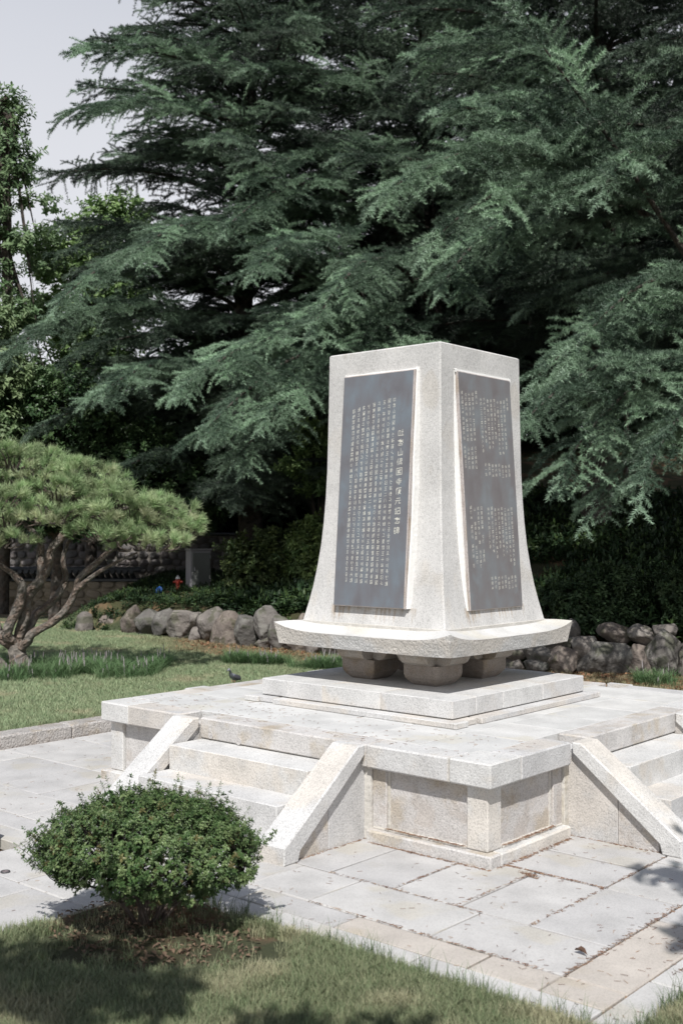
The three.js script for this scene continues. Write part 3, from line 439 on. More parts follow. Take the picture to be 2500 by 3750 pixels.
    g.setAttribute('uv', new THREE.BufferAttribute(uv, 2)); part('shaft', g, M.stainedShaft, stele);
  }
  // mortar bedding line where the shaft meets the slab
  for (let k = 0; k < 4; k++) add('mortar_joint', side(k, B(-0.592, k % 2 ? 0.592 : 0.596, 1.03, 1.0535, 0.55, 0.597 + (k % 2) * 0.001, 0.004, 0.003)), M.mortar);
  // plaques: front side faces z+, right side faces x+; the far sides carry the same blank slabs
  const specs = [[0, 0.295, 2.686, 0.507, 1.165, 0.612], [1, 0.311, 2.68, 0.487, 1.152, 0.588], [2, 0.3, 2.68, 0.497, 1.16, 0.6], [3, 0.3, 2.68, 0.497, 1.16, 0.6]];
  for (const [k, hw, yt, zt, yb, zb] of specs) {
    const t = 0.036, lean = (x, f, back) => V(x * K, lerp(yb, yt, f) * K, (lerp(zb, zt, f) - back) * K);
    const c = Math.round(Math.cos(k * Math.PI / 2)), d = Math.round(Math.sin(k * Math.PI / 2)), rot = (v) => V(v.x * c + v.z * d, v.y, -v.x * d + v.z * c);
    const s = new Soup(), bv = 0.006, q = (x, f, b) => rot(lean(x, f, b));
    // sides and chamfer
    const lo = [[-hw, 0], [hw, 0], [hw, 1], [-hw, 1]], li = [[-hw + bv, 0.004], [hw - bv, 0.004], [hw - bv, 0.996], [-hw + bv, 0.996]];
    for (let i = 0; i < 4; i++) { const j = (i + 1) % 4; s.quad(q(...lo[i], t), q(...lo[j], t), q(...lo[j], 0.004), q(...lo[i], 0.004)); s.quad(q(...lo[i], 0.004), q(...lo[j], 0.004), q(...li[j], 0), q(...li[i], 0)); }
    const pl = add('plaque', s.build(), M.plaqueEdge);
    const fg = new THREE.BufferGeometry(); const f4 = li.map((p) => q(...p, 0));
    fg.setAttribute('position', new THREE.Float32BufferAttribute([...f4[0].toArray(), ...f4[1].toArray(), ...f4[2].toArray(), ...f4[0].toArray(), ...f4[2].toArray(), ...f4[3].toArray()], 3));
    fg.setAttribute('uv', new THREE.Float32BufferAttribute([0, 0, 1, 0, 1, 1, 0, 0, 1, 1, 0, 1], 2)); fg.computeVertexNormals();
    part('inscription', fg, k === 0 ? M.plaqueFront : k === 1 ? M.plaqueRight : M.plaqueBlank, pl);
    // pale mortar bed round it, down to the shaft
    const ms = new Soup(), N = 10, e = 0.017, hz = (y) => { for (let i = 0; i < prof.length - 1; i++) if (y <= prof[i + 1][0]) return lerp(prof[i][1], prof[i + 1][1], (y - prof[i][0]) / (prof[i + 1][0] - prof[i][0])); return 0.46; };
    for (const sx of [-1, 1]) for (let i = 0; i < N; i++) {
      const ya = lerp(yb + 0.002, yt + e, i / N), yc = lerp(yb + 0.002, yt + e, (i + 1) / N), w = (y) => { const f = clamp((y - yb) / (yt - yb), 0, 1.02); return Math.max(hz(y) + 0.006, Math.min(lerp(zb, zt, f) - 0.02, hz(y) + 0.05)); }, ee = (y) => e * (0.75 + 0.5 * fbm(y * 6 + sx * 3 + k, 1, 1, 2));
      const P = (x, y, z) => rot(V(x * K, y * K, z * K)), A0 = sx * (hw - 0.01), f = (a, b, c2, d2) => (sx > 0 ? ms.quad(a, b, c2, d2) : ms.quad(d2, c2, b, a));
      f(P(A0, ya, w(ya)), P(sx * (hw + ee(ya)), ya, w(ya) - 0.004), P(sx * (hw + ee(yc)), yc, w(yc) - 0.004), P(A0, yc, w(yc)));
      f(P(sx * (hw + ee(ya)), ya, w(ya) - 0.004), P(sx * (hw + ee(ya) + 0.004), ya, hz(ya) - 0.02), P(sx * (hw + ee(yc) + 0.004), yc, hz(yc) - 0.02), P(sx * (hw + ee(yc)), yc, w(yc) - 0.004));
    }
    { const P = (x, y, z) => rot(V(x * K, y * K, z * K)); for (let i = 0; i < 8; i++) { const xa = lerp(-hw - e, hw + e, i / 8), xb = lerp(-hw - e, hw + e, (i + 1) / 8), h = (x) => yt + e * (0.7 + 0.6 * fbm(x * 8 + k, 2, 5, 2)); const z1 = hz(yt) + 0.012;
      ms.quad(P(xa, yt - 0.01, z1), P(xb, yt - 0.01, z1), P(xb, h(xb), z1 - 0.003), P(xa, h(xa), z1 - 0.003)); ms.quad(P(xa, h(xa), z1 - 0.003), P(xb, h(xb), z1 - 0.003), P(xb, h(xb) + 0.004, hz(yt) - 0.02), P(xa, h(xa) + 0.004, hz(yt) - 0.02)); } }
    add('mortar_bed', ms.build(), M.mortarPale, pl);
  }
}

// ------------------------------------------------------------------ kerbs and the stone at the left edge
{
  const kr = rng(31);
  const kerb = thing('kerb', 'long rough granite kerb between the lawn and the paving at the left', 'kerb', V(0, 0, 0));
  let z = -2.9; while (z < 2.95) { const e = Math.min(2.98, z + 0.8 + kr() * 0.4); part('kerb_stone', boxUV(block(-3.13 * K, -2.92 * K, -0.1, 0.165, (z + 0.003) * K, (e - 0.003) * K, 0.02, kr, 0.006), kr() * 5, kr() * 5), M.hewnStained, kerb); z = e; }
  solo('kerb_end_stone', boxUV(block(-1.9 * K, -0.735 * K, -0.05, 0.165, 2.802 * K, 2.96 * K, 0.02, kr, 0.004), 2, 3), M.hewnStained, 'end of a squat grey granite kerb stone cut off by the left picture edge', 'kerb stone');
}
// ------------------------------------------------------------------ ground: lawn, planted bank behind the boulders
const lineA = [-30, -12, -6, -3.1, -1.4, 1.5, 3.9, 5.7, 6.5, 12, 30], lineD = [31.5, 30.6, 29.5, 26.8, 25.3, 22.6, 21.1, 20.8, 20.5, 19.6, 19.2];
const boulderD = (a) => { let i = 0; while (i < lineA.length - 2 && a > lineA[i + 1]) i++; return lerp(lineD[i], lineD[i + 1], clamp((a - lineA[i]) / (lineA[i + 1] - lineA[i]), 0, 1)); };
const LAWN = 0.13;
function groundY(x, z) {
  const [a, d] = siteOf(x, z), b = d - boulderD(a) - 0.25, on = smooth(a, -8.2, -6.2);
  let y = LAWN + 0.04 * fbm(x * 0.35, 0, z * 0.35, 3);
  y += on * (0.78 * smooth(b, 0.0, 0.7) + Math.max(0, b - 0.5) * lerp(0.035, 0.225, smooth(a, -4.5, 3.5)));
  if (b > 1) y += on * 0.22 * fbm(x * 0.5, 4, z * 0.5, 3);
  return Math.min(y, 7);
}
{
  const gt = texture(1024, (u, v, i, j) => { const m = 0.5 + tile(u, v, 5, 3, 5), k = smooth(tile(u, v, 9, 7, 5), -0.05, 0.35), n = gr(); const f = 0.6 + 0.8 * n * m; return [lerp(0.105, 0.30, k) * f, lerp(0.14, 0.24, k) * f, lerp(0.062, 0.145, k) * f]; }, { srgb: true, repeat: 1 / 3 });
  const bump = texture(512, (u, v) => { const h = 0.5 + 0.5 * tile(u, v, 40, 5, 4) + (gr() - 0.5) * 0.5; return [h, h, h]; }, { repeat: 1 / 1.2 });
  M.ground = new THREE.MeshStandardMaterial({ map: gt, bumpMap: bump, bumpScale: 0.03, roughness: 1, vertexColors: true });
  const axis = (lo, hi, near, far, at) => { const out = [lo]; let p = lo; while (p < hi) { const s = lerp(near, far, clamp((Math.abs(p - at) - 18) / 90, 0, 1)); p = Math.min(hi, p + s); out.push(p); } return out; };
  const sheet = (xs, zs) => {
    const pos = [], uv = [], col = [], idx = [];
    for (const z of zs) for (const x of xs) {
      pos.push(x, groundY(x, z), z); uv.push(x, z);
      const [a, d] = siteOf(x, z), b = d - boulderD(a), n = fbm(x * 0.7, 2, z * 0.7, 4);
      const soil = clamp(smooth(b + n * 4, -4.2, -1.2), 0, 1) * smooth(a, -5.5, -3), bank = smooth(b, 0.1, 0.8) * smooth(a, -8, -6), path = (1 - smooth(a, -8.8, -7)) * smooth(b, -1.5, 0.5);
      let c = [1, 1, 1]; c = c.map((q, k) => lerp(q, [0.95, 0.68, 0.56][k], soil * 0.8)); c = c.map((q, k) => lerp(q, [0.8, 0.6, 0.5][k], bank)); c = c.map((q, k) => lerp(q, [1.75, 1.5, 1.7][k], path)); col.push(...c);
    }
    for (let j = 0; j < zs.length - 1; j++) for (let i = 0; i < xs.length - 1; i++) { const p = j * xs.length + i, q = p + xs.length; idx.push(p, q, p + 1, p + 1, q, q + 1); }
    const g = new THREE.BufferGeometry(); g.setAttribute('position', new THREE.Float32BufferAttribute(pos, 3)); g.setAttribute('uv', new THREE.Float32BufferAttribute(uv, 2)); g.setAttribute('color', new THREE.Float32BufferAttribute(col, 3)); g.setIndex(idx); g.computeVertexNormals(); return g;
  };
  structure('lawn', sheet(axis(-260, -3.08 * K, 0.45, 14, -18), axis(-260, 120, 0.45, 14, -12)), M.ground);
  structure('lawn', sheet(axis(-3.08 * K, 160, 0.45, 14, 0), axis(-260, -2.95 * K, 0.45, 14, -12)), M.ground);
  const bed = (x0, x1, z0, z1) => { const nx = 48, nz = 48, pos = [], uv = [], col = [], idx = []; for (let j = 0; j <= nz; j++) for (let i = 0; i <= nx; i++) { const x = lerp(x0, x1, Math.pow(i / nx, 1.6)), z = lerp(z0, z1, Math.pow(j / nz, 1.6)); const r = Math.hypot((x - 1.7) / 1.15, (z - 5.45) / 0.75), n = fbm(x * 2.2, 3, z * 2.2, 4), mulch = 1 - smooth(r + n * 0.8, 0.7, 1.3);
    pos.push(x, -0.005 + 0.05 * smooth(Math.min(x - x0, z - z0), 0, 0.5) + n * 0.02, z); uv.push(x, z); col.push(...[1.1, 1.1, 1.1].map((q, k) => lerp(q, [0.62, 0.42, 0.36][k], mulch))); }
    for (let j = 0; j < nz; j++) for (let i = 0; i < nx; i++) { const p = j * (nx + 1) + i, q = p + nx + 1; idx.push(p, q, p + 1, p + 1, q, q + 1); }
    const g = new THREE.BufferGeometry(); g.setAttribute('position', new THREE.Float32BufferAttribute(pos, 3)); g.setAttribute('uv', new THREE.Float32BufferAttribute(uv, 2)); g.setAttribute('color', new THREE.Float32BufferAttribute(col, 3)); g.setIndex(idx); g.computeVertexNormals(); structure('lawn_bed', g, M.ground); };
  bed(0.535 * K, 150, 2.805 * K, 120); bed(2.885 * K, 160, -2.95 * K, 2.803 * K);
  const left = new THREE.PlaneGeometry(30, 30, 20, 20); left.rotateX(-Math.PI / 2); left.translate(-0.54 * K - 15, 0.1, 2.97 * K + 15); { const n = left.attributes.position.count; left.setAttribute('color', new THREE.Float32BufferAttribute(new Float32Array(n * 3).fill(1), 3)); const uv = left.attributes.uv; for (let i = 0; i < n; i++) uv.setXY(i, uv.getX(i) * 30, uv.getY(i) * 30); } structure('lawn_bed', left, M.ground);
}

// ------------------------------------------------------------------ grass blades
const leafMat = (c, rough = 0.6, through = 0.25) => new THREE.MeshPhysicalMaterial({ color: new THREE.Color().setRGB(...c), roughness: rough, side: THREE.DoubleSide, transmission: through, thickness: 0, specularIntensity: 0.5 });
function tuft(r, n, h0, h1, w, spread, bend) {
  const s = new Soup();
  for (let i = 0; i < n; i++) {
    const a = r() * 6.283, b = r() * 6.283, R = spread * Math.sqrt(r()), h = lerp(h0, h1, r()), k = bend * (0.3 + r()) * h, x = Math.cos(a) * R, z = Math.sin(a) * R, dx = Math.cos(b), dz = Math.sin(b), px = -dz * w / 2, pz = dx * w / 2;
    const p0 = V(x - px, -0.015, z - pz), p1 = V(x + px, -0.015, z + pz), m = V(x + dx * k * 0.35, h * 0.6, z + dz * k * 0.35), t = V(x + dx * k, h * 0.96, z + dz * k), q0 = V(m.x - px * 0.8, m.y, m.z - pz * 0.8), q1 = V(m.x + px * 0.8, m.y, m.z + pz * 0.8);
    s.quad(p0, p1, q1, q0); s.tri(q0, q1, t);
  }
  return s.build();
}
M.grass = leafMat([1, 1, 1], 0.7, 0.3); M.grass.color.setRGB(1, 1, 1);
{
  const r = rng(301), inCourt = (x, z) => x > -3.13 * K && z > -2.95 * K;
  // mown lawn at the left and behind
  const lawn = [], lc = [], tan = new THREE.Color().setRGB(0.5, 0.44, 0.3), grn = new THREE.Color().setRGB(0.245, 0.34, 0.185), red = new THREE.Color().setRGB(0.26, 0.12, 0.07);
  for (let i = 0; i < 190000 && lawn.length < 92000; i++) {
    const d = 12.5 + 21 * Math.pow(r(), 1.2), a = -d * 0.35 + r() * d * 0.72; const p = site(a, d); if (inCourt(p.x, p.z)) continue;
    const b = d - boulderD(a); if (b > -0.1 && a > -7) continue; if (a < -7 && b > 1.5) continue;
    const n = fbm(p.x * 0.7, 2, p.z * 0.7, 4), bare = smooth(b + n * 4, -4.2, -1.2) * smooth(a, -5.5, -3), patch = smooth(fbm(p.x * 0.9 + 5, 8, p.z * 0.9, 4), 0.1, 0.35);
    if (r() < bare * 0.8 || r() < patch * 0.35) continue;
    lawn.push(new THREE.Matrix4().compose(p.setY(groundY(p.x, p.z)), new THREE.Quaternion().setFromAxisAngle(V(0, 1, 0), r() * 6.28), V(1, 0.75 + r() * 0.7, 1)));
    lc.push(grn.clone().lerp(tan, clamp(r() * 0.45 + patch * 0.5, 0, 1)).lerp(red, bare * 0.5).multiplyScalar(0.8 + r() * 0.5));
  }
  tag(instances('lawn_grass', tuft(r, 12, 0.04, 0.085, 0.007, 0.07, 0.7), M.grass, lawn, null, lc), 'short mown lawn of green and straw grass behind the kerb and platform', 'grass');
  // near bed of grass in front
  const bed = [], bc = [];
  for (let i = 0; i < 60000; i++) {
    const right = i % 12 === 0, x = right ? 2.885 * K + r() * 1.6 : 0.535 * K + r() * 4.6, z = right ? 2.2 * K + r() * 1.2 : 2.8 * K + Math.pow(r(), 1.15) * 4.2; if (x - 0.535 * K < 0.05 || (right && x < 2.885 * K + 0.06) || (!right && z - 2.805 * K < 0.075)) continue;
    const rr = Math.hypot((x - 1.7) / 1.15, (z - 5.45) / 0.75), n = fbm(x * 2.2, 3, z * 2.2, 4), mulch = 1 - smooth(rr + n * 0.8, 0.75, 1.25); if (r() < mulch * 1.05 - 0.06 && !(mulch > 0.9 && r() < 0.012)) continue;
    const patch = smooth(fbm(x * 1.7, 5, z * 1.7, 4), -0.02, 0.3);
    bed.push(new THREE.Matrix4().compose(V(x, 0.02, z), new THREE.Quaternion().setFromAxisAngle(V(0, 1, 0), r() * 6.28), V(1, 0.7 + r() * 0.8, 1)));
    bc.push(new THREE.Color().setRGB(0.135, 0.19, 0.09).lerp(tan, clamp(r() * 0.42 + patch * 0.35, 0, 1)).multiplyScalar(0.8 + r() * 0.5));
  }
  tag(instances('bed_grass', tuft(r, 14, 0.035, 0.085, 0.0045, 0.05, 0.9), M.grass, bed, null, bc), 'grass with dry straw patches in the corner bed in the foreground', 'grass');
  // taller weeds along the paving edge
  const edge = []; for (let i = 0; i < 170; i++) { const t = r(), x = t < 0.75 ? 0.6 * K + r() * 2.3 * K : 2.9 * K, z = t < 0.75 ? 2.82 * K : 2.3 * K + r() * 0.6 * K; edge.push(new THREE.Matrix4().compose(V(x, 0.01, z + (r() - 0.3) * 0.08), new THREE.Quaternion().setFromAxisAngle(V(0, 1, 0), r() * 6.28), V(1, 0.8 + r() * 0.8, 1))); }
  tag(instances('edge_grass', tuft(r, 7, 0.06, 0.15, 0.004, 0.03, 0.8), M.grass, edge, null, edge.map(() => new THREE.Color().setRGB(0.13, 0.18, 0.09).multiplyScalar(0.7 + r() * 0.6))), 'thin grass blades leaning over the edge of the paving', 'grass');
  // lily turf round the pine and behind the platform
  const lily = [], lcol = [], spikes = [], scol = [];
  const clump = (a0, a1, d0, d1, n, k) => { for (let i = 0; i < n; i++) { const u = r(), a = lerp(a0, a1, u), mid = lerp(d0, d1, u), d = mid + (r() + r() - 1) * k; const p = site(a, d); p.y = groundY(p.x, p.z); if (inCourt(p.x, p.z)) continue; if (fbm(p.x * 0.9, 1, p.z * 0.9, 3) < -0.1) continue; lily.push(new THREE.Matrix4().compose(p, new THREE.Quaternion().setFromAxisAngle(V(0, 1, 0), r() * 6.28), V(1, 0.7 + r() * 0.55, 1))); lcol.push(new THREE.Color().setRGB(0.1, 0.19, 0.075).lerp(new THREE.Color().setRGB(0.24, 0.33, 0.17), r() * r()).multiplyScalar(0.8 + r() * 0.4)); if (r() < 0.08) { spikes.push(new THREE.Matrix4().compose(p.clone(), new THREE.Quaternion().setFromEuler(new THREE.Euler((r() - 0.5) * 0.35, r() * 6, (r() - 0.5) * 0.35)), V(1, 0.55 + r() * 0.75, 1))); scol.push(new THREE.Color().setRGB(0.36, 0.33, 0.33).multiplyScalar(0.7 + r() * 0.7)); } } };
  clump(-8.4, -3.4, 20.3, 21.5, 3000, 1.5); clump(-2.3, 0.4, 22.5, 21.3, 800, 0.5); clump(5.2, 8, 19.6, 19.2, 300, 0.4);
  tag(instances('lily_turf', tuft(r, 22, 0.12, 0.3, 0.008, 0.06, 1.2), M.grass, lily, null, lcol), 'tall dark green tufted grass round the foot of the spreading pine', 'grass');
  const sp = new THREE.CylinderGeometry(0.006, 0.011, 0.11, 5); sp.translate(0, 0.27, 0); const st = new THREE.CylinderGeometry(0.003, 0.004, 0.3, 3); st.translate(0, 0.14, 0);
  tag(instances('flower_spikes', mergeGeometries([sp, st]), M.grass, spikes, null, scol), 'pale mauve flower spikes standing among the tall tufted grass', 'flowers');
}
// ------------------------------------------------------------------ foliage building blocks
const barkTex = texture(512, (u, v) => { const h = 0.5 + 0.9 * tile(u, v, 9, 6, 5), k = smooth(tile(u, v, 5, 12, 4), 0, 0.3), c = 0.35 + 0.6 * clamp(h, 0, 1); return [lerp(0.26, 0.27, k) * c, lerp(0.23, 0.205, k) * c, lerp(0.2, 0.165, k) * c]; }, { srgb: true });
const barkBump = texture(512, (u, v) => { const h = 0.5 + 0.9 * tile(u, v, 9, 6, 5); return [h, h, h]; });
M.bark = new THREE.MeshStandardMaterial({ map: barkTex, bumpMap: barkBump, bumpScale: 0.03, roughness: 0.95, color: new THREE.Color().setRGB(0.42, 0.42, 0.42) });
M.pineBark = new THREE.MeshStandardMaterial({ map: barkTex, bumpMap: barkBump, bumpScale: 0.05, roughness: 0.95, color: new THREE.Color().setRGB(1.0, 1.0, 1.0) });
M.cedar = new THREE.MeshStandardMaterial({ color: 0xffffff, roughness: 0.5, side: THREE.DoubleSide }); M.leaf = leafMat([1, 1, 1], 0.5, 0.3); M.gloss = leafMat([1, 1, 1], 0.38, 0.22); M.pineNeedle = leafMat([1, 1, 1], 0.55, 0.2);

function bottlebrush(s, path, rad, per, rosettes, w, r) { // short needles in rosettes along a path
  for (let k = 0; k < rosettes; k++) {
    const t = (k + r() * 0.6) / rosettes, f = t * (path.length - 1), i = Math.min(path.length - 2, Math.floor(f)), p = path[i].clone().lerp(path[i + 1], f - i), tan = path[i + 1].clone().sub(path[i]).normalize();
    const R = rad * (t > 0.8 ? lerp(1, 0.55, (t - 0.8) / 0.2) : 1);
    for (let n = 0; n < per; n++) {
      const d = V(r() - 0.5, r() - 0.38, r() - 0.5).normalize().addScaledVector(tan, 0.55 + r() * 0.3).normalize(), q = d.clone().cross(V(r() - 0.5, r() - 0.5, r() - 0.5)).normalize().multiplyScalar(w / 2), L = R * (0.7 + r() * 0.5);
      s.tri(p.clone().sub(q), p.clone().add(q), p.clone().addScaledVector(d, L));
    }
  }
}
function cedarSpray(seed, L, droop) { // a flat side branch with fingers on both sides, along +x
  const r = rng(seed), s = new Soup(), at = (t) => V(L * t, -droop * t * t + 0.03 * Math.sin(t * 5 + seed), 0.05 * L * Math.sin(t * 3 + seed));
  bottlebrush(s, Array.from({ length: 8 }, (_, i) => at(i / 7)), 0.085, 8, Math.round(L * 34), 0.008, r);
  const step = 0.2;
  for (let x = 0.1; x < L * 0.96; x += step) for (const sd of [-1, 1]) {
    if (r() < 0.1) continue;
    const t = x / L, p = at(t), l = Math.min(0.75, (0.16 + 0.4 * Math.sin(Math.PI * clamp(t * 0.8 + 0.18, 0, 1))) * (0.45 + r() * 0.95)) * clamp(L * 1.2, 0.5, 1), ang = 0.75 + (r() - 0.5) * 0.5, dy = -0.06 - r() * r() * 0.75;
    const dir = V(Math.cos(ang), 0.1 + (r() - 0.5) * 0.25, Math.sin(ang) * sd), path = []; for (let i = 0; i <= 4; i++) { const q = i / 4; path.push(p.clone().addScaledVector(dir, l * q).add(V(0, dy * l * q * q, 0))); }
    bottlebrush(s, path, 0.078, 9, Math.max(4, Math.round(l * 46)), 0.009, r);
  }
  return s.build();
}
const SPRAYS = [cedarSpray(1, 0.55, 0.05), cedarSpray(2, 0.6, 0.12), cedarSpray(3, 1.0, 0.14), cedarSpray(4, 1.05, 0.3), cedarSpray(5, 1.5, 0.28), cedarSpray(6, 1.55, 0.48)];
const SPRAY_L = [0.55, 0.6, 1.0, 1.05, 1.5, 1.55];

function cedar(label, base, H, seed, { n = 100, low = 0.2, reach = 8, lean = 0, extra = [], dark = 1, group } = {}) {
  const t = thing('cedar_tree', label, 'cedar tree', base, 0, group), r = rng(seed), woods = [], mats = SPRAYS.map(() => []), cols = SPRAYS.map(() => []);
  const trunk = []; for (let i = 0; i <= 6; i++) trunk.push(V(0.25 * Math.sin(i * 1.1 + seed) + lean * i, H * i / 6 - (i ? 0 : 0.4), 0.25 * Math.cos(i * 0.9 + seed)));
  part('trunk', limb(trunk, [H * 0.0165, H * 0.0135, H * 0.012, H * 0.01, H * 0.008, H * 0.005, 0.02], 9, 5, 0.1), M.bark, t);
  const trunkAt = new THREE.CatmullRomCurve3(trunk);
  const bough = (from, az, L, rise, droop, sag, main) => {
    const dir = V(Math.cos(az), 0, Math.sin(az)), bendS = (r() - 0.5) * (main ? 0.1 : 0.5), sideV = V(-dir.z, 0, dir.x), N = 9, pts = [];
    for (let i = 0; i <= N; i++) { const q = i / N; pts.push(from.clone().addScaledVector(dir, L * q).addScaledVector(sideV, bendS * L * q * q * 0.5).add(V(0, L * (rise * q + sag * Math.sin(q * Math.PI) - droop * q * q * q), 0))); }
    const curve = new THREE.CatmullRomCurve3(pts); woods.push(limb(pts.filter((_, i) => i % 2 === 0 || i === N), [0.012 * L + 0.02, 0.008 * L + 0.012, 0.005 * L + 0.006, 0.006], 5, 2, 0));
    const up = V(0, 1, 0), tone = main ? 1.15 + r() * 0.3 : 0.4 + r() * 0.7, step = main ? 0.28 : 0.33;  // main boughs coloured paler to look sunlit, the rest darker
    for (let x = L * 0.25; x < L - 0.2; x += 0.4) { const q = x / L, k = r() < 0.5 ? 0 : 1; mats[k].push(frame(curve.getPoint(q).add(V(0, 0.03, 0)), curve.getTangent(q).add(V(0, 0.12, 0)), up, 0.9)); cols[k].push(new THREE.Color().setRGB(0.075, 0.12, 0.082).multiplyScalar(tone * dark)); }
    for (let x = L * 0.12; x < L; x += step) { const q = x / L, p = curve.getPoint(q), tan = curve.getTangent(q), s2 = tan.clone().cross(up).normalize();
      for (const sd of [-1, 1]) { const len = Math.min(1.75, 0.34 * L) * (1 - 0.72 * q) * (0.4 + r() * 1.0) * (main ? 1.15 : 1) + 0.22, k = len < 0.8 ? (r() < 0.5 ? 0 : 1) : len < 1.3 ? (r() < 0.5 ? 2 : 3) : (r() < 0.5 ? 4 : 5), ang = 0.95 + (r() - 0.5) * 0.5 - 0.3 * q;
        const d = tan.clone().multiplyScalar(Math.cos(ang)).addScaledVector(s2, Math.sin(ang) * sd).add(V(0, (r() - 0.55) * 0.55, 0)), sc = len / SPRAY_L[k];
        mats[k].push(frame(p, d, V((r() - 0.5) * 0.5, 1, (r() - 0.5) * 0.5), clamp(sc, 0.75, 1.4)));
        const tip = 0.75 + 0.5 * q; cols[k].push(new THREE.Color().setRGB(0.03, 0.055, 0.034).lerp(new THREE.Color().setRGB(0.25, 0.36, 0.24), Math.pow(r(), main ? 1.5 : 2.8)).multiplyScalar(tone * dark * (0.8 + r() * 0.4))); } }
    const tp = curve.getPoint(0.97); mats[1].push(frame(tp, curve.getTangent(0.98), V(0, 1, 0.1), 1.1)); cols[1].push(new THREE.Color().setRGB(0.22, 0.31, 0.22).multiplyScalar(tone * dark));
  };
  const toCam = Math.atan2(-GD.z, -GD.x);
  const per = 8, tiers = Math.round(n / per);
  for (let k = 0; k < tiers; k++) for (let j = 0; j < per; j++) {
    const f = (k + 0.15 + r() * 0.32) / tiers, hgt = lerp(low, 0.97, Math.pow(f, 0.92)), az = k * 1.1 + (j + r() * 0.7) * 6.283 / per, away = Math.cos(az - toCam);
    if (away < -0.45 && r() < 0.65) continue;
    const L = (reach * Math.pow(1 - hgt * 0.96, 0.72) * (0.7 + r() * 0.42) + 0.5) * (r() < 0.2 ? 0.7 : 1), rise = lerp(0.04, 0.36, Math.pow(hgt, 1.4)) + (r() - 0.5) * 0.14;
    bough(trunkAt.getPoint(hgt), az, L, rise, lerp(0.15, 0.03, hgt) * (0.4 + r() * 1.1), 0.04 + r() * 0.05);
  }
  for (const [a0, y0, d0, a1, y1, d1, droop, sag] of extra) { const p = site(a0, d0, y0).sub(base), q = site(a1, d1, y1).sub(base), L = Math.hypot(q.x - p.x, q.z - p.z); bough(p, Math.atan2(q.z - p.z, q.x - p.x), L, (q.y - p.y) / L + droop, droop, sag, true); }
  part('limbs', mergeGeometries(woods), M.bark, t).userData.kind = 'stuff';
  SPRAYS.forEach((g, k) => mats[k].length && instances('foliage', g, M.cedar, mats[k], t, cols[k]));
  return t;
}
// azimuth helper on the garden grid: 0 = right, 90 = towards the viewer's side, 180 = left
const az = (deg) => { const a = deg * Math.PI / 180, x = GA.x * Math.cos(a) - GD.x * Math.sin(a), z = GA.z * Math.cos(a) - GD.z * Math.sin(a); return Math.atan2(z, x); };
const onGround = (a, d) => { const p = site(a, d); p.y = groundY(p.x, p.z); return p; };
cedar('broad blue green cedar at the left with long tiered boughs against the sky', onGround(-2.9, 35), 25.5, 41, { n: 168, low: 0.08, reach: 8.0, extra: [[-4.03, 8.86, 34, -8.46, 7.25, 28, 0.14, 0.08], [-2.97, 11.05, 34, -7.28, 8.61, 28.5, 0.2, 0.08], [-1.08, 10.30, 33, -5.00, 9.59, 27, 0.22, 0.08], [-1.91, 14.64, 34, -6.95, 13.86, 29, 0.1, 0.05], [-2.97, 16.36, 34, -6.66, 15.94, 30, 0.08, 0.04], [-3.40, 6.95, 33, -5.84, 6.19, 27, 0.14, 0.06]] });
cedar('tall cedar with its dark trunk showing behind the stele between two others', onGround(2.85, 38), 28, 57, { n: 152, low: 0.1, reach: 8.6, extra: [[2.06, 7.16, 30, -2.91, 5.07, 24.5, 0.16, 0.1], [1.83, 6.57, 30, -2.19, 4.58, 25, 0.16, 0.08], [1.40, 8.39, 31, -2.23, 6.60, 25.5, 0.16, 0.1], [1.99, 11.84, 35, -2.89, 10.47, 28, 0.2, 0.1], [2.37, 7.79, 31, -3.48, 5.99, 24.8, 0.14, 0.08], [2.61, 8.87, 31, -0.54, 7.33, 24.5, 0.2, 0.14], [2.68, 13.76, 35, -2.54, 11.99, 29, 0.15, 0.06], [1.58, 16.08, 35, -2.62, 15.35, 30, 0.05, 0.05], [2.53, 7.04, 30, -1.57, 5.31, 24.5, 0.14, 0.08], [0.72, 9.52, 33, -1.97, 8.91, 26, 0.2, 0.1]] });
cedar('big cedar with a thick shaded trunk on the bank behind the stele', onGround(7.0, 30.5), 26, 63, { n: 160, low: 0.12, reach: 8.2, extra: [[6.73, 9.16, 28, 1.98, 7.82, 22.5, 0.2, 0.14], [6.95, 10.03, 28, 3.07, 8.36, 21.5, 0.2, 0.13], [6.75, 13.24, 29, 2.49, 12.00, 24, 0.1, 0.05], [6.75, 14.59, 29, 1.72, 13.65, 25, 0.05, 0.05]] });
cedar('cedar at the right picture edge with boughs hanging into view near the stele', onGround(10.6, 21.5), 21, 71, { n: 152, low: 0.2, reach: 7.8, extra: [[7.17, 5.86, 20.5, 3.59, 3.88, 18.2, 0.2, 0.08], [7.51, 4.62, 21, 4.27, 3.26, 19, 0.2, 0.08], [7.69, 6.68, 21.5, 3.38, 5.48, 19, 0.15, 0.1], [6.53, 7.62, 20.5, 3.13, 11.38, 18.6, 0.0, 0.02], [5.21, 9.29, 21, 1.96, 10.16, 19.2, 0.12, 0.06], [5.46, 8.96, 21, 0.73, 8.48, 18.6, 0.2, 0.1], [5.87, 8.72, 21, 1.42, 7.61, 18.6, 0.22, 0.1], [6.99, 7.34, 20, 3.84, 5.80, 18.2, 0.18, 0.1], [6.99, 5.47, 20, 2.92, 4.59, 17.8, 0.18, 0.1], [6.82, 4.79, 19.5, 4.63, 3.56, 17.3, 0.3, 0.1], [6.53, 9.94, 20.5, 4.19, 8.43, 18, 0.14, 0.08]] });
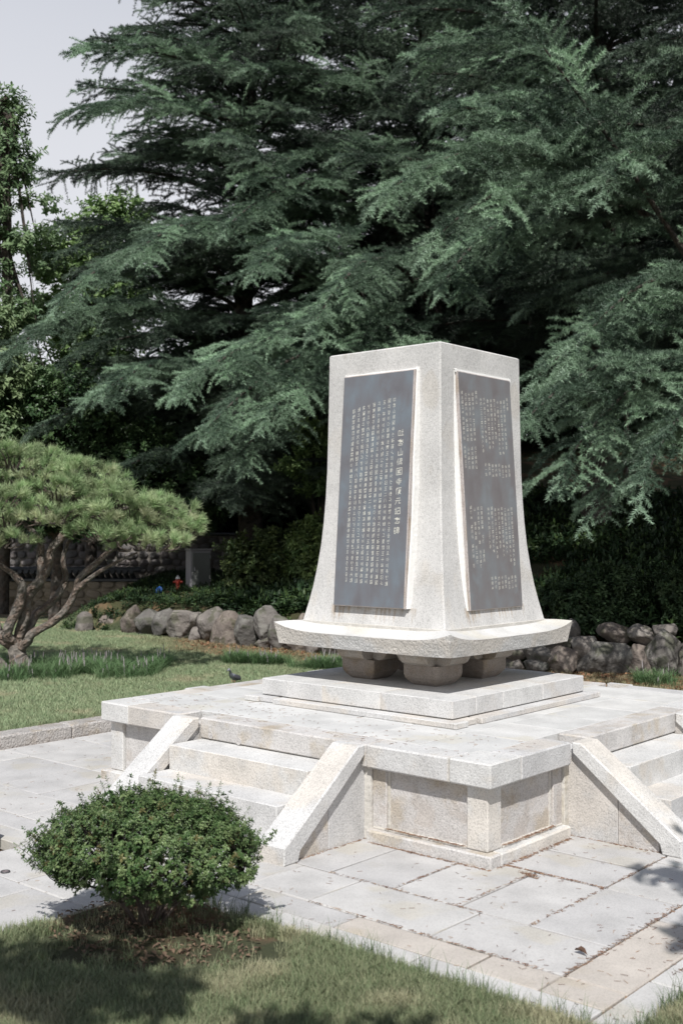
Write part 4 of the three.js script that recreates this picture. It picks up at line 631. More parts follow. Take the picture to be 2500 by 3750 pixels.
// ------------------------------------------------------------------ spreading pine on the lawn
function needleTuft(seed, L, n) { const r = rng(seed), s = new Soup(); for (let i = 0; i < n; i++) { const y0 = r() * 0.09, d = V(r() - 0.5, 0.16 + r() * 0.75, r() - 0.5).normalize(), q = d.clone().cross(V(r() - 0.5, r() - 0.5, r() - 0.5)).normalize().multiplyScalar(0.0028), p = V((r() - 0.5) * 0.02, y0, (r() - 0.5) * 0.02), l = L * (0.7 + r() * 0.5); const m = p.clone().addScaledVector(d, l * 0.6), t = p.clone().addScaledVector(d, l).add(V(0, -0.012, 0)); s.quad(p.clone().sub(q), p.clone().add(q), m.clone().add(q), m.clone().sub(q)); s.tri(m.clone().sub(q), m.clone().add(q), t); } return s.build(); }
{
  const r = rng(501), pine = thing('pine_tree', 'low spreading pine with bent reddish limbs and flat needle pads on the lawn', 'pine tree', onGround(-6.06, 21.1), SITE_TURN); pine.scale.set(0.95, 0.97, 0.95);
  pine.position.y -= 0.03;
  const LIMBS = {
  main: [V(0.02, -0.05, 0), V(0.01, 0.24, 0), V(-0.05, 0.54, 0), V(0.00, 0.71, 0)],
  right: [V(-0.05, 0.44, 0), V(0.17, 0.61, 0.15), V(0.29, 0.78, 0.2), V(0.49, 0.90, 0.25), V(0.76, 1.05, 0.3), V(1.03, 1.32, 0.35), V(1.20, 1.63, 0.4), V(1.27, 1.87, 0.4), V(1.54, 2.10, 0.45), V(1.78, 2.31, 0.5), V(2.15, 2.61, 0.55), V(2.59, 2.88, 0.6), V(3.03, 3.05, 0.6)],
  dark: [V(0.00, 0.51, 0), V(0.12, 0.78, -0.1), V(0.25, 1.12, -0.2), V(0.46, 1.29, -0.25), V(0.66, 1.49, -0.3), V(0.80, 1.83, -0.4), V(0.75, 2.17, -0.4), V(0.81, 2.51, -0.5), V(1.03, 2.82, -0.5), V(1.34, 3.16, -0.5)],
  red: [V(-0.05, 0.58, 0), V(0.12, 1.12, 0.1), V(0.20, 1.56, 0.1), V(0.42, 1.80, 0.15), V(0.59, 2.07, 0.2), V(0.68, 2.44, 0.2), V(0.90, 2.71, 0.2), V(0.93, 2.88, 0.2), V(0.80, 3.36, 0.1), V(0.46, 3.60, 0), V(0.32, 3.80, 0)],
  mid: [V(-0.05, 0.58, 0), V(-0.19, 0.78, 0.2), V(0.00, 1.19, 0.3), V(0.12, 1.49, 0.35), V(0.14, 1.77, 0.4), V(-0.02, 1.95, 0.4), V(-0.19, 2.09, 0.5), V(-0.46, 2.27, 0.6), V(-0.76, 2.54, 0.7)],
  left: [V(-0.08, 0.51, 0), V(-0.36, 0.75, 0.1), V(-0.47, 1.05, 0.1), V(-0.54, 1.32, 0), V(-0.76, 1.60, 0), V(-1.10, 2.10, 0), V(-1.31, 2.54, 0)],
  up: [V(0.20, 1.53, 0.1), V(0.37, 1.83, -0.1), V(0.36, 2.27, -0.15), V(0.33, 2.58, -0.2), V(0.05, 2.88, -0.3), V(-0.36, 3.19, -0.4)],
  r2: [V(0.90, 2.71, 0.2), V(1.34, 2.99, 0.1), V(1.81, 3.16, 0), V(2.22, 3.26, 0), V(2.76, 3.32, 0), V(3.24, 3.16, 0.1)],
  stem2: [V(-0.15, -0.05, 0.3), V(-0.36, 0.24, 0.3), V(-0.56, 0.41, 0.35), V(-0.83, 0.61, 0.4), V(-1.17, 1.05, 0.5), V(-1.51, 1.66, 0.6)],
  low: [V(1.20, 1.63, 0.4), V(1.54, 1.90, 0.6), V(2.02, 2.17, 0.8), V(2.49, 2.38, 0.9)],
  };
  const RAD = { main: [0.25, 0.2, 0.16, 0.11], right: [0.09, 0.085, 0.07, 0.065, 0.05, 0.02], dark: [0.1, 0.09, 0.075, 0.06, 0.035, 0.02], red: [0.11, 0.1, 0.085, 0.07, 0.05, 0.02], mid: [0.11, 0.1, 0.075, 0.05, 0.025], left: [0.12, 0.1, 0.075, 0.05, 0.03], up: [0.1, 0.08, 0.06, 0.02], r2: [0.07, 0.05, 0.03, 0.012], stem2: [0.15, 0.13, 0.11, 0.08, 0.04], low: [0.06, 0.04, 0.015] };
  for (const k in LIMBS) part(k === 'main' ? 'trunk' : 'limb', limb(LIMBS[k], RAD[k], 10, 6, 0.22), M.pineBark, pine);
  const PADS = [[0.25, 3.86, -0.2, 1.19, 0.41, 1.3], [-0.05, 4.07, 0.3, 0.59, 0.24, 0.8], [1.39, 3.80, 0, 0.59, 0.24, 0.8], [-0.47, 3.31, 0.4, 1.02, 0.34, 1.2], [0.84, 3.47, 0.5, 0.76, 0.29, 1.0], [1.77, 3.32, 0, 1.14, 0.42, 1.3], [2.24, 3.05, 0.5, 1.10, 0.36, 1.2], [2.83, 2.92, 0.2, 0.72, 0.31, 1.0], [3.21, 2.75, 0.3, 0.36, 0.29, 0.6], [-0.05, 2.97, 0.7, 0.93, 0.29, 1.0], [-0.18, 2.58, 0.9, 0.59, 0.29, 0.7], [1.98, 2.69, 0.8, 0.85, 0.25, 0.8], [2.70, 2.50, 0.9, 0.76, 0.22, 0.7], [-1.32, 3.56, 0, 0.93, 0.51, 1.3], [-1.15, 2.80, 0.5, 0.85, 0.34, 1.0], [0.97, 3.01, 1.0, 0.59, 0.22, 0.6]];
  const tufts = [[], []], cols = [[], []], twigs = [];
  for (const [x, y, z, rx, ry, rz] of PADS) {
    const n = Math.round(21 * rx * rz + 8);
    for (let i = 0; i < n; i++) { // clusters of shoots with gaps between
      const u = r() * 6.283, q = Math.sqrt(r()), bx = Math.cos(u) * q, bz = Math.sin(u) * q, lid = Math.sqrt(Math.max(0, 1 - q * q)), low = r() < 0.22;
      const c = V(x + bx * rx, y + (low ? -lid * 0.5 * r() : lid * (0.35 + 0.65 * r())) * ry + fbm(x * 3 + bx * 3.5, y * 2, z * 3 + bz * 3.5, 3) * 0.34, z + bz * rz), tone = 0.75 + r() * 0.5;
      const hub = V(lerp(c.x, x, 0.45), y - ry * 0.4, lerp(c.z, z, 0.45)); twigs.push(limb([hub, hub.clone().lerp(c, 0.55).add(V((r() - 0.5) * 0.12, (r() - 0.6) * 0.1, (r() - 0.5) * 0.12)), c], [0.02, 0.014, 0.006], 5, 3));
      const m = 4 + Math.floor(r() * 4);
      for (let j = 0; j < m; j++) {
        const o = V((r() - 0.5) * 0.26, (r() - 0.35) * 0.12, (r() - 0.5) * 0.26), p = c.clone().add(o), k = r() < 0.5 ? 0 : 1, nrm = V(bx * 0.7 + o.x * 2.2 + (r() - 0.5) * 0.5, 0.85, bz * 0.7 + o.z * 2.2 + (r() - 0.5) * 0.5).normalize();
        tufts[k].push(frame(p, nrm.clone().cross(V(r() - 0.5, 0.1, r() - 0.5)).normalize(), nrm, 0.75 + r() * 0.5));
        cols[k].push(new THREE.Color().setRGB(0.27, 0.4, 0.185).lerp(new THREE.Color().setRGB(0.52, 0.5, 0.33), clamp(r() * 0.42 + (low ? 0.3 : 0), 0, 1)).multiplyScalar(tone * (0.8 + r() * 0.35)));
        if (j < 3) twigs.push(limb([c, p], [0.008, 0.004], 4, 1));
      }
    }
  }
  part('twigs', mergeGeometries(twigs), M.pineBark, pine).userData.kind = 'stuff';
  instances('needles', needleTuft(3, 0.17, 46), M.pineNeedle, tufts[0], pine, cols[0]); instances('needles', needleTuft(4, 0.15, 42), M.pineNeedle, tufts[1], pine, cols[1]);
}

// ------------------------------------------------------------------ leaves and leafy plants
function leaf(s, p, d, up, L, w, fold = 0.25) { // pointed oval, folded along the rib
  const x = d.clone().normalize(), z = x.clone().cross(up).normalize(), y = z.clone().cross(x), P = (a, b, c) => p.clone().addScaledVector(x, a * L).addScaledVector(z, b * w).addScaledVector(y, c * w);
  const t = P(1, 0, -0.3), b0 = P(0, 0, 0), m1 = P(0.35, 0, 0.05), m2 = P(0.7, 0, -0.05), l1 = P(0.35, 0.5, fold), l2 = P(0.7, 0.36, fold * 0.7), r1 = P(0.35, -0.5, fold), r2 = P(0.7, -0.36, fold * 0.7);
  s.tri(b0, m1, l1); s.quad(l1, m1, m2, l2); s.tri(l2, m2, t); s.tri(b0, r1, m1); s.quad(r1, r2, m2, m1); s.tri(r2, t, m2);
}
function sprig(seed, n, len, L, w, droop = 0.2, whorl = 0) { const r = rng(seed), s = new Soup(); for (let i = 0; i < n; i++) { const t = whorl ? 0.6 + 0.4 * i / n : (i + 0.5) / n, a = i * 2.4 + r(), p = V(0, len * t, 0); leaf(s, p, V(Math.cos(a), 0.55 - droop + (r() - 0.5) * 0.5, Math.sin(a)), V(0, 1, 0), L * (0.7 + r() * 0.5), w * (0.8 + r() * 0.4)); } leaf(s, V(0, len, 0), V(0.2, 1, 0.1), V(1, 0, 0), L * 0.8, w * 0.8); return s.build(); }
function broadleaf({ name = 'leafy_tree', label, category = 'tree', base, trunk, radius = 0.15, blobs, n, even = 1, size = 0.16, color, color2, seed = 1, group, droop = 0.35, limbs = true, mat = M.leaf, trunkName = 'trunk', jitter = 0.8 }) {
  const t = thing(name, label, category, base, SITE_TURN, group), r = rng(seed), g = sprig(seed, 8, size * 1.3, size, size * 0.55, droop), mats = [], cols = [], woods = [];
  if (trunk) part(trunkName, limb(trunk, [radius, radius * 0.8, radius * 0.6, radius * 0.3], 8, 5, 0.12), M.bark, t);
  const total = blobs.reduce((q, b) => q + Math.pow(b[3] * b[4] * b[5], even), 0);
  for (const [x, y, z, rx, ry, rz] of blobs) {
    const k = Math.round(n * Math.pow(rx * ry * rz, even) / total); const c = V(x, y, z);
    for (let i = 0; i < k; i++) {
      const d = V(r() - 0.5, r() - 0.5, r() - 0.5).normalize(), q = Math.pow(r(), 0.45) * (1 + jitter * fbm(d.x * 1.7 + x, d.y * 1.7 + y, d.z * 1.7 + seed, 3)), p = V(x + d.x * q * rx, y + d.y * q * ry, z + d.z * q * rz), up = V(d.x * 0.8 + (r() - 0.5), 0.7 + d.y * 0.5, d.z * 0.8 + (r() - 0.5)).normalize();
      mats.push(frame(p, up.clone().cross(V(r() - 0.5, 0.2, r() - 0.5)).normalize(), up, 0.7 + r() * 0.6)); cols.push(new THREE.Color().setRGB(...color).lerp(new THREE.Color().setRGB(...color2), r()).multiplyScalar(0.75 + r() * 0.5));
      if (limbs && i % 40 === 0) { const o = trunk ? trunk[Math.min(trunk.length - 1, 1 + Math.floor(r() * (trunk.length - 1)))].clone() : V(x * 0.3, 0.02, z * 0.3); woods.push(limb([o, o.clone().lerp(p, 0.5).add(V(0, (r() - 0.2) * 0.25 * ry, 0)), p], [radius * 0.3 + 0.004, radius * 0.16 + 0.003, 0.003], 4, 2)); }
    }
  }
  if (woods.length) part(trunk ? 'limbs' : 'stems', mergeGeometries(woods), M.bark, t).userData.kind = 'stuff';
  instances('foliage', g, mat, mats, t, cols); return t;
}
// the clipped azalea in the corner bed
{
  const r = rng(611), t = thing('azalea_bush', 'round clipped evergreen bush with bare forking stems in the foreground bed', 'bush', V(1.57, 0.02, 5.33), SITE_TURN); t.scale.setScalar(0.96);
  const g = sprig(5, 10, 0.03, 0.027, 0.0125, 0.3, 1), g2 = sprig(6, 9, 0.055, 0.024, 0.011, 0.25, 0.0), mats = [[], []], cols = [[], []], stems = [], twigs = [];
  // main stems fork from the root and fan out
  const tips = [];
  for (let i = 0; i < 13; i++) { const a = i * 2.4 + r(), R = 0.25 + 0.5 * r(), b = V((r() - 0.5) * 0.22, -0.03, (r() - 0.5) * 0.16), e = V(Math.cos(a) * R * 0.95, 0.34 + r() * 0.2 + (R < 0.4 ? 0.15 : 0), Math.sin(a) * R * 0.7), m = b.clone().lerp(e, 0.5).add(V(-Math.cos(a) * 0.05, 0.05 + r() * 0.03, -Math.sin(a) * 0.05)); stems.push(limb([b, m, e], [0.017, 0.012, 0.006], 6, 4, 0.1)); tips.push(e, m); }
  const add = (p, out) => { const k = r() < 0.62 ? 0 : 1; mats[k].push(frame(p, out.clone().cross(V(r() - 0.5, 0.3, r() - 0.5)).normalize(), out, 0.75 + r() * 0.5)); cols[k].push(new THREE.Color().setRGB(0.06, 0.115, 0.036).lerp(new THREE.Color().setRGB(0.2, 0.265, 0.115), Math.pow(r(), 1.6)).lerp(new THREE.Color().setRGB(0.16, 0.12, 0.05), r() < 0.05 ? 0.7 : 0).multiplyScalar(0.75 + r() * 0.5)); };
  const N = 6600;
  for (let i = 0; i < N; i++) {
    const a = r() * 6.283, el = Math.asin(clamp(-0.5 + 1.5 * r(), -1, 1)), d = V(Math.cos(a) * Math.cos(el), Math.sin(el), Math.sin(a) * Math.cos(el)), lump = 1 + 0.34 * fbm(d.x * 2.3 + 4, d.y * 2.3, d.z * 2.3, 4);
    if (d.y < 0 && fbm(d.x * 4, d.y * 4, d.z * 4 + 2, 2) < -0.04) continue;
    const q = (0.72 + 0.28 * Math.pow(r(), 0.7)) * lump, w = d.y < 0 ? 1 + 0.42 * d.y : 1, p = V(d.x * q * w * 0.81 - 0.02, 0.5 + d.y * q * (d.y > 0 ? 0.44 : 0.42) - 0.02 * d.x, d.z * q * w * 0.68);
    if (d.y < -0.25 && r() < 0.4) continue;
    const out = V(d.x * 0.7 + (r() - 0.5) * 0.7, 0.65 + d.y * 0.5, d.z * 0.7 + (r() - 0.5) * 0.7).normalize(); add(p, out);
    if (i % 4 === 0) { let best = tips[0]; for (const q2 of tips) if (q2.distanceTo(p) < best.distanceTo(p)) best = q2; twigs.push(limb([best, best.clone().lerp(p, 0.5).add(V((r() - 0.5) * 0.06, -0.02 + (r() - 0.5) * 0.05, (r() - 0.5) * 0.06)), p], [0.005, 0.0035, 0.002], 4, 2)); }
    if (i % 26 === 0 && d.y > -0.2) { const tip = p.clone().addScaledVector(out, 0.08 + r() * 0.07); twigs.push(limb([p, tip], [0.0025, 0.0015], 3, 1)); add(tip, out); add(p.clone().lerp(tip, 0.5), out); }
  }
  for (const s of stems) part('stem', s, M.pineBark, t);
  part('twigs', mergeGeometries(twigs), M.bark, t).userData.kind = 'stuff';
  instances('foliage', g, M.gloss, mats[0], t, cols[0]); instances('foliage', g2, M.gloss, mats[1], t, cols[1]);
}

// ------------------------------------------------------------------ boulder wall that holds the bank
{
  const r = rng(701), list = [[-5.42, 0.42, 29.01, 0.48, 0.70, 8], [-4.89, 0.51, 28.54, 0.61, 0.65, -6], [-4.47, 0.48, 28.14, 0.40, 0.64, 20], [-3.92, 0.51, 27.65, 0.69, 0.63, 3], [-5.05, 0.12, 28.66, 0.38, 0.20, 0], [-3.56, 0.63, 27.35, 0.32, 0.38, 25], [-3.46, 0.26, 27.18, 0.47, 0.42, -15], [-3.09, 0.55, 26.89, 0.54, 0.65, 12], [-2.65, 0.42, 26.46, 0.58, 0.95, 18], [-2.14, 0.40, 26.00, 0.51, 0.91, 8], [-1.72, 0.65, 25.72, 0.44, 0.66, 4], [-1.72, 0.24, 25.63, 0.48, 0.30, 0], [-1.37, 0.53, 25.36, 0.43, 0.73, -6], [-0.91, 0.47, 24.91, 0.51, 0.78, 5], [-0.47, 0.43, 24.48, 0.48, 0.75, -4], [-0.04, 0.39, 24.08, 0.58, 0.70, 8], [0.47, 0.40, 23.61, 0.53, 0.66, 0], [0.96, 0.38, 23.15, 0.58, 0.70, 6], [1.47, 0.39, 22.68, 0.55, 0.71, -5], [1.97, 0.37, 22.36, 0.52, 0.61, 4], [2.42, 0.40, 22.07, 0.50, 0.60, 0], [2.86, 0.39, 21.80, 0.53, 0.51, -4], [3.29, 0.25, 21.53, 0.37, 0.25, 0], [3.32, 0.53, 21.55, 0.44, 0.30, 5], [3.74, 0.24, 21.25, 0.51, 0.25, 2], [3.76, 0.51, 21.26, 0.48, 0.35, -4], [4.17, 0.39, 21.11, 0.53, 0.53, 14], [4.17, 0.71, 21.22, 0.51, 0.28, -10], [4.34, 0.91, 21.28, 0.28, 0.35, 0], [4.61, 0.62, 21.11, 0.48, 0.41, 16], [4.99, 0.41, 20.97, 0.87, 0.64, -10], [5.20, 0.88, 21.13, 0.59, 0.31, 6], [5.59, 0.41, 20.87, 0.49, 0.57, 12], [5.65, 0.85, 21.04, 0.41, 0.33, -8], [6.03, 0.51, 20.75, 0.52, 0.74, -18], [6.43, 0.49, 20.59, 0.48, 0.72, 6], [6.07, 0.96, 20.94, 0.36, 0.27, 0], [6.85, 0.58, 20.55, 0.72, 0.64, 0]];
  const rockTex = texture(512, (u, v) => { const m = 0.5 + 0.75 * tile(u, v, 4, 2, 6), l = smooth(tile(u, v, 7, 5, 5), 0.08, 0.3), k = smooth(tile(u, v, 5, 17, 5), 0.1, 0.35), n = gr() * 0.12; const c = 0.42 + 0.5 * m + n; return [lerp(c * 0.42, 0.5, l * 0.55) * (1 - 0.35 * k), lerp(c * 0.40, 0.5, l * 0.55) * (1 - 0.3 * k), lerp(c * 0.37, 0.45, l * 0.55) * (1 - 0.42 * k)]; }, { srgb: true, repeat: 1 / 1.3 });
  const rockBump = texture(512, (u, v) => { const h = 0.5 + 0.8 * tile(u, v, 7, 3, 6); return [h, h, h]; }, { repeat: 1 / 1.3 });
  const rock = [[0.62, 0.58, 0.57], [0.5, 0.48, 0.48], [0.56, 0.49, 0.46], [0.42, 0.41, 0.41]].map((c) => new THREE.MeshStandardMaterial({ map: rockTex, bumpMap: rockBump, bumpScale: 0.05, roughness: 0.95, color: new THREE.Color().setRGB(...c) })); M.rocks = rock;
  function boulder(w, h, dep, seed) { const g = mergeVertices(new THREE.IcosahedronGeometry(1, 9).deleteAttribute('normal').deleteAttribute('uv')), p = g.attributes.position, cut = Array.from({ length: 13 }, (_, i) => { const q = rng(seed * 31 + i); return [V(q() - 0.5, q() - 0.5, q() - 0.5).normalize(), 0.56 + q() * 0.26]; });
    for (let i = 0; i < p.count; i++) { const v = V().fromBufferAttribute(p, i).normalize(); let q = 1; for (const [n, c] of cut) { const k = v.dot(n); if (k > 0.01) { const lim = c / k; if (lim < q) q = lerp(lim, q, 0.05); } } q *= 1 + 0.1 * fbm(v.x * 1.5 + seed, v.y * 1.5, v.z * 1.5, 4) + 0.03 * fbm(v.x * 6 + seed, v.y * 6, v.z * 6, 3); p.setXYZ(i, v.x * q * w * 0.64, v.y * q * h * 0.64, v.z * q * dep * 0.6); }
    g.computeVertexNormals(); return boxUV(g, seed * 0.37, seed * 0.71); }
  M.boulder = boulder;
  const wall = thing('boulder_wall', 'low dry wall of large rounded boulders holding the bank behind the stele', 'retaining wall', V(0, 0, 0));
  list.forEach(([a, y, d, w, h, tilt], i) => { const m = part('boulder', boulder(w * 1.16, h * 1.14, Math.max(0.5, Math.min(w, h) * 1.1), 3 + i), rock[Math.floor(r() * 4)], wall); m.position.copy(site(a, d, y)); m.rotation.set(0, SITE_TURN + (r() - 0.5) * 0.3, -tilt * Math.PI / 180); });
  // lone stones lying left of the wall end
  solo('boulder', boulder(0.5, 0.55, 0.5, 91), rock[0], 'pale upright boulder standing alone left of the boulder wall', 'boulder', site(-6.8, 29.6, 0.33)).rotation.y = SITE_TURN;
  solo('boulder', boulder(0.8, 0.4, 0.6, 92), rock[2], 'flat brown boulder half sunk in shade beside the pale upright one', 'boulder', site(-6.2, 30.2, 0.32)).rotation.y = SITE_TURN;
}

// ------------------------------------------------------------------ bank planting, shrubs, other trees
{
  const r = rng(811), cover = [], cols = [];
  for (let i = 0; i < 30000 && cover.length < 15000; i++) { const a = -7.5 + r() * 22, b = 0.15 + Math.pow(r(), 1.4) * 14, d = boulderD(a) + b, p = site(a, d); if (fbm(p.x * 0.6, 7, p.z * 0.6, 3) < -0.12 && b < 6) continue; p.y = groundY(p.x, p.z) - 0.03; const up = V((r() - 0.5) * 0.8, 1, (r() - 0.5) * 0.8).normalize(); const low = a < -3.2 ? 0.55 : 1; cover.push(frame(p, up.clone().cross(V(r() - 0.5, 0, r() - 0.5)).normalize(), up, (0.7 + r() * 0.9) * low)); cols.push(new THREE.Color().setRGB(0.028, 0.058, 0.024).lerp(new THREE.Color().setRGB(0.095, 0.15, 0.046), Math.pow(r(), 3)).multiplyScalar(0.7 + r() * 0.6)); }
  tag(instances('ground_cover', sprig(21, 9, 0.2, 0.15, 0.06, 0.2), M.leaf, cover, null, cols), 'dark leafy ground cover over the shaded bank above the boulders', 'plants');
  // the wood behind everything: one dark mass
  const wood = [], wc = [], big = sprig(25, 12, 0.9, 0.5, 0.3, 0.4);
  for (let i = 0; i < 15000; i++) { const a = -16 + r() * 42, d = 42 + r() * 8, top = a < -6.5 ? 6.5 : lerp(7.5, 13, smooth(a, -2, 9)) + 2.2 * fbm(a * 0.35, 1, d * 0.2, 3), p = site(a, d); p.y = groundY(p.x, p.z) + r() * top; const up = V(r() - 0.5, 0.8, r() - 0.5).normalize(); wood.push(frame(p, up.clone().cross(V(r() - 0.5, 0.1, r() - 0.5)).normalize(), up, 0.8 + r() * 0.8)); wc.push(new THREE.Color().setRGB(0.035, 0.065, 0.035).lerp(new THREE.Color().setRGB(0.06, 0.1, 0.05), r())); }
  tag(instances('woodland', big, M.leaf, wood, null, wc), 'dark wood closing the view behind the cedars', 'woodland');

  const col = (a, d, y0, list) => list; // positions below are local: x right, y up, z towards the front
  broadleaf({ label: 'slim upright tree with small bright leaves at the far left edge', base: onGround(-10.9, 36), trunk: [V(0, -0.2, 0), V(0.1, 6, 0), V(0.05, 12, 0.1), V(0, 16.8, 0)], radius: 0.2, n: 2000, size: 0.17, color: [0.11, 0.185, 0.085], color2: [0.2, 0.28, 0.14], seed: 31,
    blobs: [[0, 16.2, 0, 0.75, 0.9, 0.7], [0.1, 14.6, 0, 0.95, 1.1, 0.9], [-0.7, 13, 0.3, 1.2, 0.7, 1], [1.0, 13.3, 0, 1.0, 0.3, 0.5], [0.7, 11.9, 0.2, 1.2, 0.5, 0.8], [1.35, 11.2, -0.2, 0.9, 0.3, 0.5], [-0.8, 10.8, 0, 1.3, 0.8, 1], [0.5, 9.6, 0.3, 1.1, 0.7, 0.9], [-0.6, 8.4, -0.2, 1.3, 0.8, 1], [0.7, 7.4, 0, 1.2, 0.8, 1], [-0.3, 6, 0.2, 1.4, 0.9, 1.1]] });
  broadleaf({ label: 'bright green leafy tree showing between the slim tree and the left cedar', base: onGround(-8.9, 39.5), trunk: [V(0, -0.2, 0), V(0.1, 5, 0), V(-0.1, 9, 0.1), V(0.4, 13, 0)], radius: 0.22, n: 3600, size: 0.2, color: [0.13, 0.22, 0.08], color2: [0.22, 0.32, 0.12], seed: 33,
    blobs: [[0.9, 13.6, 0, 1.4, 1.0, 1.2], [-0.6, 12.2, 0.3, 1.5, 1.2, 1.4], [1.0, 11.2, 0.4, 1.5, 1.0, 1.3], [-1.4, 10.2, 0, 1.3, 1.1, 1.2], [0.3, 9, 0.5, 1.7, 1.2, 1.5], [-1.3, 7.6, 0, 1.6, 1.2, 1.3], [0.8, 6.6, 0.2, 1.7, 1.2, 1.4], [-0.8, 5, 0.3, 1.8, 1.3, 1.5]] });
  broadleaf({ label: 'grey green leafy tree low at the left edge under the slim tree', base: onGround(-11.2, 33), trunk: [V(0, -0.2, 0), V(0.1, 3, 0), V(-0.1, 5, 0.1), V(0.3, 8, 0)], radius: 0.16, n: 2400, size: 0.18, color: [0.14, 0.21, 0.1], color2: [0.24, 0.31, 0.16], seed: 35,
    blobs: [[0.2, 8.8, 0, 1.3, 0.8, 1.1], [-0.9, 7.8, 0.2, 1.3, 0.9, 1.2], [0.9, 7.3, 0.3, 1.3, 0.8, 1.1], [-0.2, 6.4, 0.4, 1.6, 0.9, 1.3], [0.9, 5.4, 0.1, 1.3, 0.8, 1.1]] });
  broadleaf({ label: 'dark glossy evergreen tree behind the top of the pine', base: onGround(-8.6, 33.5), trunk: [V(0, -0.2, 0), V(0.1, 2.5, 0), V(-0.1, 4, 0.1), V(0.3, 6, 0)], radius: 0.18, n: 4200, size: 0.17, color: [0.035, 0.075, 0.03], color2: [0.085, 0.135, 0.055], seed: 37, mat: M.gloss,
    blobs: [[-1.8, 5.6, 0, 1.9, 1.3, 1.5], [0.6, 6.2, 0, 1.9, 1.2, 1.5], [2.2, 4.9, 0.2, 1.7, 1.1, 1.4], [-1.2, 3.9, 0.3, 2.2, 1.3, 1.6], [1.2, 3.5, 0.4, 2.2, 1.2, 1.6], [3.6, 3.6, 0, 1.8, 1.2, 1.4]] });
  broadleaf({ label: 'small tree with sparse pale green leaves beside the left edge of the stele', base: onGround(-0.75, 31.5), trunk: [V(0, -0.2, 0), V(0.1, 1.2, 0), V(0.35, 2.2, 0.1), V(0.25, 3.6, 0)], radius: 0.1, n: 420, size: 0.15, color: [0.12, 0.2, 0.07], color2: [0.2, 0.28, 0.1], seed: 39,
    blobs: [[0.1, 3.4, 0.4, 0.7, 0.3, 0.5], [-0.4, 2.8, 0.5, 0.7, 0.22, 0.5], [0.2, 2.3, 0.6, 0.6, 0.2, 0.4], [-0.3, 3.9, 0.3, 0.6, 0.25, 0.5]] });
  broadleaf({ name: 'shrub', category: 'shrub', label: 'wide olive green shrub between the grey cabinet and the stele', base: onGround(-1.95, 30.2), n: 1000, size: 0.14, color: [0.035, 0.065, 0.022], color2: [0.12, 0.155, 0.05], seed: 43, radius: 0.04, blobs: [[-0.55, 0.8, 0, 0.75, 0.5, 0.6], [0.3, 1.0, 0, 0.8, 0.6, 0.6], [0.9, 0.7, 0.1, 0.6, 0.5, 0.5], [-0.1, 0.4, 0.3, 1.2, 0.4, 0.6]] });
  broadleaf({ name: 'shrub', category: 'shrub', label: 'yellow green big leaved shrub touching the left edge of the stele', base: onGround(-0.9, 29.6), n: 620, size: 0.15, color: [0.07, 0.12, 0.035], color2: [0.18, 0.24, 0.075], seed: 45, radius: 0.04, blobs: [[0, 1.0, 0, 0.5, 0.5, 0.5], [0.3, 1.4, 0, 0.5, 0.4, 0.4], [0.1, 0.5, 0.3, 0.6, 0.4, 0.5]] });
  broadleaf({ name: 'shrub', category: 'shrub', label: 'dark low shrub hanging over the boulders right of the stele', base: onGround(5.0, 21.9), n: 1500, size: 0.1, color: [0.03, 0.06, 0.025], color2: [0.065, 0.105, 0.042], seed: 47, radius: 0.03, blobs: [[-0.5, 0.45, 0, 0.6, 0.4, 0.5], [0.3, 0.6, -0.2, 0.7, 0.5, 0.6], [0, 0.1, 0.35, 0.8, 0.3, 0.3]] });
  broadleaf({ name: 'shrub', category: 'shrub', label: 'dark shrub on the bank at the right picture edge above the boulders', base: onGround(7.4, 21.9), n: 1500, size: 0.1, color: [0.03, 0.06, 0.025], color2: [0.075, 0.115, 0.046], seed: 49, radius: 0.03, blobs: [[-0.7, 0.5, 0, 0.7, 0.45, 0.5], [0.2, 0.7, -0.2, 0.7, 0.6, 0.6], [-0.3, 0.1, 0.4, 1.0, 0.35, 0.3]] });
  // slim trunks lit among the shade on the right
  const slim = (a, d, h, label) => { const t = thing('thin_tree', label, 'tree', onGround(a, d)); part('trunk', limb([V(0, -0.2, 0), V(0.08, h * 0.4, 0.05), V(-0.05, h, 0)], [0.085, 0.07, 0.04], 7, 5, 0.1), M.pineBark, t); const w = []; for (let i = 0; i < 7; i++) { const y = h * (0.45 + i * 0.08), q = i * 2.4; w.push(limb([V(0, y, 0), V(Math.cos(q) * 0.9, y + 0.5, Math.sin(q) * 0.9)], [0.02, 0.006], 4, 2)); } part('limbs', mergeGeometries(w), M.bark, t).userData.kind = 'stuff'; };
  slim(7.6, 32.5, 7, 'thin pale trunk just right of the thick cedar trunk'); slim(8.5, 33.5, 6.5, 'thin pale trunk farther right in the gap under the boughs');
}

